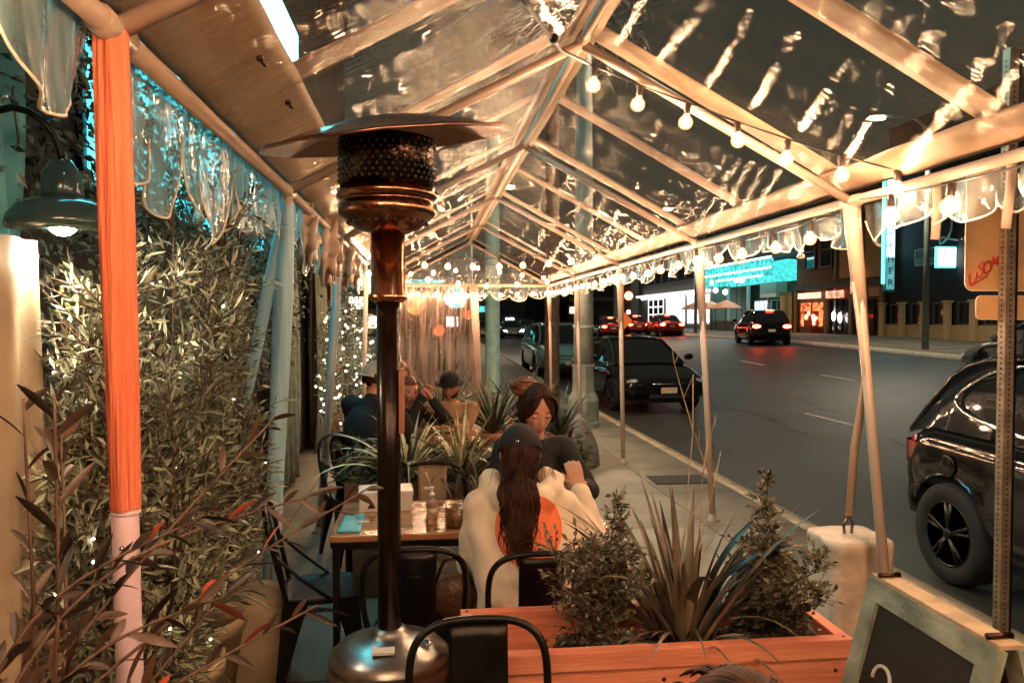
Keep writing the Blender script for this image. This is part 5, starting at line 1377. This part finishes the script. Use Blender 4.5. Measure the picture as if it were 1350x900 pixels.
def person(label, loc, rz, lean=15, spine=.5, hp=0, hy=0, hr=0, handL=None, handR=None, top='darktop', legs='jeans', skin='skin',
           bulk=1.0, shw=.17, hs=1.0, curl=.6, pz=.5, group=None, face=True, hood=False, shirt_long=False, vox=.006, beard=False, lids=True, headfwd=.02, crease=.5, elb=.7):
    root = empty('person', loc, rz, label=label, cat='person', group=group)
    f = R(lean); P = V((0, 0, pz)); sd = V((0, math.sin(f), math.cos(f)))
    chest = P + sd*spine*.62; neck = P + sd*spine
    fh = R(max(-10, lean*.5)); hd_ = V((0, math.sin(fh), math.cos(fh)))
    hc = neck + hd_*.15*hs + V((0, headfwd, 0))
    Mh = Matrix.Translation(hc) @ Matrix.Rotation(R(hy), 4, 'Z') @ Matrix.Rotation(R(-hp), 4, 'X') @ Matrix.Rotation(R(hr), 4, 'Y') @ Matrix.Scale(hs, 4)
    body = MB()
    head_shell(body, Mh)
    body.caps(neck - sd*.03, .052, hc - hd_*.04, .05, 16)
    body.ell(chest, (shw*.86, .1, .17), 20, 14, M=Matrix.Rotation(-f, 3, 'X')); body.ell(P + sd*spine*.25, (.13, .09, .14), 18, 12); body.ell(P, (.16, .12, .11), 18, 12)
    sh = {}; el = {}; wr = {}
    for s, h in ((-1, handL), (1, handR)):
        S_ = neck + V((s*shw, 0, 0)) - sd*.055; sh[s] = S_
        tgt = V(h) if h else V((s*.2, .3, .78))
        E_, W_ = ik(S_, tgt, .28, .25, (s*elb, -.2, -1)); el[s] = E_; wr[s] = W_
        body.caps(neck - sd*.05, .05, S_, .05, 12); body.caps(S_, .05, E_, .036, 12); body.caps(E_, .036, W_, .024, 12)
        dv_ = (W_ - E_).normalized(); hand(body, W_, dv_, V((0, 0, 1)) if abs(dv_.z) < .8 else V((0, -1, 0)), curl, 1.0, s)
    kn = {}; an = {}
    for s in (-1, 1):
        H = P + V((s*.085, 0, -.01)); K = P + V((s*.12, .4, .0)); A = V((s*.13, .36, .09)); kn[s] = K; an[s] = A
        body.caps(H, .078, K, .055, 14); body.caps(K, .053, A, .036, 12); body.caps(A - V((0, .03, .04)), .035, A + V((0, .14, -.055)), .028, 12)
    bo = baked(body, 'body', M[skin], root, vox, 2)
    # clothing
    t = MB(); g = bulk
    t.ell(chest, (shw*.86 + .035*g, .115 + .03*g, .19 + .01*g), 24, 16, M=Matrix.Rotation(-f, 3, 'X'))
    t.ell(P + sd*spine*.35, (.145 + .03*g, .115 + .025*g, .16), 20, 14, M=Matrix.Rotation(-f, 3, 'X'))
    t.ell(P + V((0, -.01, .03)), (.172 + .012*g, .135 + .01*g, .1), 20, 14)
    t.caps(neck - sd*.045, .06 + .015*g, neck + sd*.0, .058, 16)
    for s in (-1, 1):
        t.caps(neck - sd*.07, .065, sh[s], .058 + .014*g, 14); t.caps(sh[s], .056 + .018*g, el[s], .044 + .02*g, 14); t.caps(el[s], .044 + .02*g, el[s].lerp(wr[s], .93), .03 + .012*g, 14)
    for s in (-1, 1):
        if hood: t.caps(sh[s] - sd*.04 - V((s*.02, 0, 0)), .085, P + V((s*.10, -.02, .1)), .1, 14); t.caps(sh[s].lerp(el[s], .5), .075, chest.lerp(P, .4) + V((s*.12, 0, 0)), .09, 14)
    if hood:
        for k in range(13):
            a = math.pi*(k/12)*1.3 - math.pi*.15
            c = neck + V((.14*math.cos(a), -.115*math.sin(a)*1 + .01, .04 - .03*math.sin(a)))
            t.ell(c, (.05, .046, .045), 12, 8)
        t.ell(neck + V((0, -.115, .0)), (.14, .06, .07), 16, 10)
    q = [rnd(0, 6) for _ in range(4)]
    def wrinkle(c, n):
        k = math.sin(c.z*46 + 5*math.sin(c.x*14 + q[0]) + q[1])*.5 + math.sin(c.x*38 + c.z*30 + 4*math.sin(c.y*13 + q[2]))*.35 + math.sin((c.x - c.z)*62 + q[3])*.2
        return .0065*crease*k
    top_o = baked(t, 'hoodie' if hood else 'top', M[top], root, .008, 16 if hood else 6, wrinkle)
    l = MB(); l.ell(P - V((0, 0, .005)), (.172, .135, .115), 20, 12)
    for s in (-1, 1):
        l.caps(P + V((s*.085, 0, -.01)), .092, kn[s], .07, 14); l.caps(kn[s], .069, an[s] + V((0, 0, .03)), .055, 14)
    baked(l, 'trousers', M[legs], root, .01, 4, wrinkle)
    for s in (-1, 1):
        sb_ = MB().caps(an[s] - V((0, .035, .045)), .046, an[s] + V((0, .15, -.052)), .038, 14); baked(sb_, 'shoe', M['blackm'], root, .009, 3)
    if face:
        for s in (-1, 1):
            if lids:
                MB().tube([Mh @ V((s*x, .0835 - abs(x - .031)*.28, .0035 + 10*(x-.031)**2)) for x in (.017, .024, .031, .038, .046)], .0016*hs, 6).build('lashes', M['hair'], bo)
                MB().ell(Mh @ V((s*.031, .0725, .0095)), (.0125*hs, .0085*hs, .0085*hs), 12, 8, M=Mh.to_3x3()).build('eyelid', M[skin], bo)
            else:
                MB().ell(Mh @ V((s*.031, .0745, .009)), (.010*hs, .006*hs, .0045*hs), 10, 6, M=Mh.to_3x3()).build('eye', M['hair'], bo)
            MB().tube([Mh @ V((s*x, .0835 - abs(x - .028)*.3, .0345 - 12*(x-.033)**2)) for x in (.014, .022, .031, .041, .048)], [.0014*hs, .0026*hs, .0026*hs, .002*hs, .001*hs], 6).build('eyebrow', M['hair'], bo)
        MB().tube([Mh @ V((x, .0865 - 10*x*x, -.0515 + (abs(x) > .003)*.0 - 4*x*x)) for x in (-.021, -.012, -.004, 0, .004, .012, .021)], [.0008, .0032, .0042, .0035, .0042, .0032, .0008], 8).tube([Mh @ V((x, .0865 - 11*x*x, -.063 + 7*x*x)) for x in (-.02, -.011, 0, .011, .02)], [.0008, .0042, .0055, .0042, .0008], 8).build('lips', M['lips'], bo)
    return root, Mh, dict(neck=neck, chest=chest, top=top_o, body=bo, P=P, sd=sd, wr=wr)
def hair_shell(root, Mh, m, mask, grow=1.12, name='hair', strands=0, bottom=-.9, drop=0.0):
    mb = MB()
    def f(u, v):
        th = 2*math.pi*u; ph = math.pi*(v - .5)
        d = V((math.cos(ph)*math.cos(th), math.cos(ph)*math.sin(th), math.sin(ph)))
        k = mask(d); k = ss(k)
        r = (.8 + (grow - .8)*k); rip = 1 + .012*math.sin(th*34 + 6*d.z)*k
        p = V((d.x*.076, d.y*.094 - .006, d.z*.114 + .006))*r*rip
        if drop and k > .5 and d.z < 0: p.z -= drop*(-d.z)
        return Mh @ p
    mb.grid(f, 90, 54); return mb.build(name, m, root)
random.seed(90)
# --- woman in cream hoodie, seen from behind
ph, Mh, J = person('woman in a cream hoodie with an orange disc and black cap, seen from behind', (.385, 2.99, 0), R(-3), lean=22, spine=.5, hp=22, handL=(-.12, .42, .8), handR=(.27, .33, .95), top='hoodie', bulk=1.35, shw=.165, hs=1.06, hood=True, face=False, curl=.8, crease=1.0, elb=.3, vox=.006)
cp = MB()
def capf(u, v):
    th = 2*math.pi*u; ph_ = (v*.5)*math.pi
    d = V((math.cos(ph_)*math.cos(th), math.cos(ph_)*math.sin(th), math.sin(ph_)))
    return Mh @ V((d.x*.09, d.y*.108 - .004, d.z*.108 + .018))
cp.grid(capf, 48, 16); cp.grid(lambda u, v: V(capf(1-u, v))*1 - V((0, 0, .004)), 48, 16)
cp.build('cap', M['cap'], ph)
MB().slab(lambda u, v: Mh @ V(((.085 - .02*v)*math.cos(math.pi*u), .09 + .075*v*math.sin(math.pi*u)**.6, .02 - .012*v)), 20, 4, (0, 0, .004)).build('cap_bill', M['cap'], ph)
MB().ell(Mh @ V((-.018, -.112, .028)), (.008, .004, .008)).build('cap_buckle', M['chrome'], ph)
hair_shell(ph, Mh, M['hair'], lambda d: (.35 - d.y)*3 if d.z < .4 else 0, 1.08)
# ponytail: many long wavy strands down the back, laid on the cloth
bm_ = J['top'].data; bvh = BVHTree.FromPolygons([v.co.copy() for v in bm_.vertices], [tuple(p.vertices) for p in bm_.polygons])
mb = MB(); c0 = Mh @ V((-.01, -.105, .0))
for k in range(190):
    a = rnd(0, 6.28); rr = math.sqrt(rnd(0, 1)); ox, oy = rr*math.cos(a), rr*math.sin(a)
    q1, q2 = rnd(0, 6.28), rnd(8, 15); L = rnd(.26, .42) if rr > .5 else rnd(.36, .44)
    pts = []
    for i in range(14):
        t = i/13; sp = .024 + .068*math.sin(min(1, t*1.5)*1.57) - .03*t
        z = c0.z - L*t; x = c0.x + ox*sp + .02*math.sin(q1 + t*q2)*t**.5 + .016*math.sin(t*7)*t - .01*t
        r_ = bvh.ray_cast(V((x, -1.5, z)), V((0, 1, 0))); y = c0.y - .03*t
        if r_[0] is not None: y = min(y, r_[0].y)
        y -= .012 + .03*(1 - abs(oy - .2))*rnd(.6, 1)*math.sin(min(1, t*2 + .2)*1.57)
        pts.append(V((x, y, z)))
    mb.tube(pts, [.0036]*3 + [.0044]*6 + [.0036, .003, .0022, .0014, .0006], 5)
mb.build('ponytail', M['hair'], ph)
mb = MB()
for k in range(12):
    s = random.choice((-1, 1)); p = Mh @ V((s*rnd(.05, .085), -.07, -.03)); e = p + V((s*rnd(.01, .08), -rnd(.05, .08), -rnd(.04, .1)))
    mb.tube(cat([p, p.lerp(e, .5) + V((s*rnd(0, .03), -.02, .02)), e], 6), .0011, 4)
mb.ell(Mh @ V((0, -.08, -.03)), (.05, .03, .03)).build('loose_strands', M['hair'], ph)
# orange disc printed on the back of the hoodie, laid on the cloth
bm_ = J['top'].data; bvh = BVHTree.FromPolygons([v.co.copy() for v in bm_.vertices], [tuple(p.vertices) for p in bm_.polygons])
cx, cz, r0 = .02, .86, .135
mb = MB(); ringN = 44; rows = 14; vs = []; 
def hit(x, z):
    r_ = bvh.ray_cast(V((x, -1.5, z)), V((0, 1, 0)))
    return (r_[0] + r_[1]*.0035) if r_[0] is not None else V((x, -.1, z))
vs = [hit(cx, cz)]
for j in range(1, rows + 1):
    for i in range(ringN):
        a = 2*math.pi*i/ringN; vs.append(hit(cx + r0*j/rows*math.cos(a), cz + r0*1.02*j/rows*math.sin(a)))
fs = [(0, 1 + i, 1 + (i+1) % ringN) for i in range(ringN)]
for j in range(rows - 1):
    for i in range(ringN): fs.append((1 + j*ringN + i, 1 + (j+1)*ringN + i, 1 + (j+1)*ringN + (i+1) % ringN, 1 + j*ringN + (i+1) % ringN))
mb.add(vs, fs, True); mb.build('printed_disc', M['dot'], J['top'])

# --- woman facing us
ph, Mh, J = person('dark haired woman in a black top looking down, facing us across the table', (.575, 4.28, 0), R(180 + 4), lean=17, spine=.57, hp=24, hy=4, handL=(-.2, .42, .84), handR=(.12, .45, .84), top='darktop', bulk=.7, shw=.16, hs=1.12, vox=.0052, crease=.7, headfwd=.045)
def mk(d):
    if d.y < .1: return 1.2 if d.z > -.75 else 0
    line = .80 - 1.35*abs(d.x)**1.15
    return (d.z - line)*9 + .5 if d.z > -.6 else 0
hair_shell(ph, Mh, M['hair'], mk, 1.13)
mb = MB()
for k in range(190):  # strands from the centre part down each side to a low knot
    s = 1 if k % 2 else -1; y0 = rnd(-.07, .062); sp = rnd(0, 1)
    p0 = V((s*.002, y0, .131 - (y0*y0)*6)); p1 = V((s*(.055 + .012*sp), y0*.9 + .006, .10 - .02*sp)); p2 = V((s*(.083 + .006*sp), y0*.75, .035 - .03*sp)); p3 = V((s*(.086 - .012*sp), min(.035, y0*.5) - .02, -.04 - .03*sp)); p4 = V((s*.05, -.09, -.085))
    mb.tube([Mh @ p for p in cat([p0, p1, p2, p3, p4], 4)], [.0026*1.1]*14 + [.002]*3, 5)
mb.build('hair_strands', M['hair'], ph)
mb = MB()
for k in range(90):
    a = rnd(0, 6.28); rr = rnd(.6, 1.05); t0 = rnd(0, 6.28)
    mb.tube([Mh @ V((.05 + rr*.07*math.cos(t0 + i*.35), -.07 + .045*rr*math.sin(t0 + i*.35)*math.cos(a), .085 + .052*math.sin(a)*rr*abs(math.sin(t0 + i*.35)))) for i in range(8)], .0035, 5)
mb.ell(Mh @ V((.05, -.07, .085)), (.066, .05, .045), 16, 10).build('hair_bun', M['hairr'], ph)
for s in (-1, 1):
    MB().tube([Mh @ (V((s*.08, .0, -.045)) + V((0, .012*math.cos(a), -.012 + .012*math.sin(a)))) for a in [i*math.pi/6 for i in range(13)]], .002, 6).build('earring', M['chrome'], ph)

# --- man in backwards cap
ph, Mh, J = person('man in a stone coloured backwards cap and black jacket with beige trousers, back turned', (-.46, 5.62, 0), R(-38), lean=8, spine=.62, hp=14, handL=(-.1, .42, .82), handR=(.2, .4, .84), top='darktop', legs='beigepants', bulk=1.4, shw=.2, vox=.008, lids=False)
MB().grid(lambda u, v: Mh @ V((.084*math.cos(v*1.57)*math.cos(6.283*u), .104*math.cos(v*1.57)*math.sin(6.283*u) - .002, .108*math.sin(v*1.57) + .022)), 36, 12).build('cap', M['capgrey'], ph)
MB().slab(lambda u, v: Mh @ V((.07*math.cos(math.pi*u), -.085 - .08*v*math.sin(math.pi*u)**.6, .022 - .03*v)), 16, 4, (0, 0, .004)).build('cap_bill', M['capgrey'], ph)
mb = MB()
for k in range(6):
    a = k*math.pi/3 + .5; mb.tube([Mh @ V((.0855*math.cos(v)*math.cos(a), .1055*math.cos(v)*math.sin(a) - .002, .1095*math.sin(v) + .022)) for v in [i*1.5/8 for i in range(9)]], .0018, 4)
mb.build('cap_seam', M['white'], ph)
hair_shell(ph, Mh, M['hair'], lambda d: 1 if (d.y < -.1 and -.5 < d.z < .3) else 0, 1.05)
# --- woman eating
ph, Mh, J = person('woman with hands raised to her mouth, half hidden by the heater pole', (-.22, 6.72, 0), R(180 + 22), lean=16, spine=.45, hp=10, handL=(-.13, .36, 1.03), handR=(-.05, .36, 1.05), top='darktop', bulk=.7, shw=.165, vox=.007, lids=False, curl=1.1, skin='skin', headfwd=.03)
hair_shell(ph, Mh, M['hairr'], lambda d: 1 if (d.y < .15 or d.z > .55) and d.z > -.7 else 0, 1.14)
# --- man in brimmed hat
ph, Mh, J = person('bearded man in a dark brimmed hat and tan sweater facing us at the farther table', (.22, 6.95, 0), R(180 - 6), lean=10, spine=.45, hp=14, hy=-12, handL=(.05, .34, .86), handR=(.2, .34, .86), top='tansweater', bulk=1.0, shw=.19, vox=.007, lids=False, skin='skin2', curl=.9)
MB().grid(lambda u, v: Mh @ V((.09*math.cos(v*1.57)*math.cos(6.283*u), .108*math.cos(v*1.57)*math.sin(6.283*u), .1*math.sin(v*1.57)**.8 + .052)), 36, 12).build('hat_crown', M['cap'], ph)
MB().lathe([(.085, .053), (.135, .043), (.137, .047), (.085, .059)], n=36, M=Mh.to_3x3() @ Matrix.Diagonal((1, 1.1, 1))).build('hat_brim', M['cap'], ph).location = Mh.translation
def bmask(d): return 1 if (d.y > -.1 and d.z < -.5 and not (abs(d.x) < .2 and d.z > -.6 and d.y > 0 and -.56 < d.z < -.46)) else 0
hair_shell(ph, Mh, M['hair'], bmask, 1.1, 'beard')
# --- dark figure behind
ph, Mh, J = person('person with auburn hair in dark clothes seated behind the heater pole', (-.25, 7.75, 0), R(180 - 10), lean=6, spine=.5, hp=6, top='darktop', bulk=1.2, vox=.009, lids=False, curl=.7)
hair_shell(ph, Mh, M['hairr'], lambda d: 1 if (d.y < .2 or d.z > .4) and d.z > -.8 else 0, 1.22)
# --- head at the lower edge
ph, Mh, J = person('dark haired person whose crown of hair shows at the lower edge before the planter', (.425, 1.11, -.02), R(180), lean=8, spine=.44, hp=26, handL=(-.15, .34, .84), handR=(.15, .34, .84), top='darktop', bulk=1.0, vox=.008, hs=1.05, headfwd=.06)
hair_shell(ph, Mh, M['hair'], lambda d: 1 if (d.y < .3 or d.z > .25) and d.z > -.8 else 0, 1.22)
mb = MB()
for k in range(420):
    d = rdir()
    if d.z < -.2 or (d.y > .4 and d.z < .3): continue
    p = V((d.x*.094, d.y*.115, d.z*.139 + .006)); t = V((-d.y, d.x, 0))*rnd(-.3, .3) + V((d.x, d.y, -.8 if d.z > 0 else -1.2))
    pts = [p, p + t*.03 + d*.006, p + t*.06 + d*.002 - V((0, 0, .012))]
    mb.tube([Mh @ q for q in cat(pts, 3)], [.003]*5 + [.002, .0012], 4)
mb.build('hair_strands', M['hair'], ph)
copy_tree(ch0, (.425, 1.18, 0), math.pi, 'black metal chair under the person at the lower edge')
for (x, y, r_, lb_) in ((-.42, 5.72, R(-38), 'black metal chair under the man in the backwards cap'), (-.22, 6.78, R(200), 'black metal chair under the woman eating'), (.22, 7.02, math.pi, 'black metal chair under the man in the brimmed hat'), (-.25, 7.8, math.pi, 'black metal chair under the auburn haired person')):
    copy_tree(ch0, (x, y, 0), r_, lb_)
# food on the farther table
for x, y, lb_, mm in ((.12, 6.42, 'plate of food before the man in the brimmed hat', 'white'), (-.2, 6.4, 'plate of food before the woman eating', 'white')):
    p = empty('plate', (x, y, .7505), label=lb_, cat='plate')
    MB().lathe([(0, .004), (.06, .004), (.11, .018), (.112, .022), (.06, .01), (0, .009)], n=28).build('dish', M[mm], p)
    fd = MB(); 
    for k in range(12): fd.ell((rnd(-.06, .06), rnd(-.06, .06), .03 + rnd(0, .02)), (rnd(.012, .03), rnd(.012, .03), .015), 8, 6)
    fd.build('food', mat('fried food', (.5, .22, .07), rough=.5, var=.4, scale=30, bump=.4), p)
bt = empty('bottle', (.32, 6.3, .7505), label='small pale bottle on the farther table', cat='bottle')
MB().lathe([(.025, 0), (.027, .01), (.027, .08), (.01, .12), (.01, .16), (0, .16)], n=16).build('glass', mat('pale bottle', (.5, .42, .3), rough=.15), bt)
MB().lathe([(.012, .161), (.012, .175), (0, .176)], n=12).build('bottle_cap', M['black'], bt)

# ================================================================== LIGHT, WORLD, CAMERA
w = bpy.data.worlds.new('World'); scene.world = w; w.use_nodes = True
nt = w.node_tree; N = nt.nodes; L = nt.links; bg = N['Background']
sky = N.new('ShaderNodeTexSky'); sky.sky_type = 'NISHITA'; sky.sun_disc = False; sky.sun_elevation = R(-4); sky.sun_rotation = R(250)
bg.inputs['Strength'].default_value = .05; L.new(sky.outputs[0], bg.inputs['Color'])
b2_ = N.new('ShaderNodeBackground'); b2_.inputs['Color'].default_value = (.016, .0175, .013, 1); b2_.inputs['Strength'].default_value = 1.0
ad = N.new('ShaderNodeAddShader'); L.new(bg.outputs[0], ad.inputs[0]); L.new(b2_.outputs[0], ad.inputs[1]); L.new(ad.outputs[0], N['World Output'].inputs['Surface'])
sl = bpy.data.lights.new('moon', 'SUN'); sl.energy = .03; sl.angle = R(.5); sl.color = (.8, .9, 1)
so_ = bpy.data.objects.new('moon', sl); col.objects.link(so_); so_.rotation_euler = (R(50), 0, R(40))

cam = bpy.data.cameras.new('camera'); cam.sensor_width = 36; cam.lens = 26.67; cam.clip_start = .05; cam.clip_end = 1000
co = bpy.data.objects.new('camera', cam); col.objects.link(co); co.location = (0, 0, 1.7)
co.rotation_euler = (R(90 - 1.66), 0, R(-6.4)); scene.camera = co
scene.view_settings.view_transform = 'Standard'; scene.view_settings.look = 'None'; scene.view_settings.exposure = 1.15; scene.view_settings.gamma = 1
scene.view_settings.use_curve_mapping = False
c = scene.cycles
c.use_denoising = True; c.max_bounces = 6; c.diffuse_bounces = 2; c.glossy_bounces = 3; c.transmission_bounces = 4; c.transparent_max_bounces = 24
c.sample_clamp_indirect = 4; c.sample_clamp_direct = 0; c.use_light_tree = True; c.caustics_reflective = False; c.caustics_refractive = False
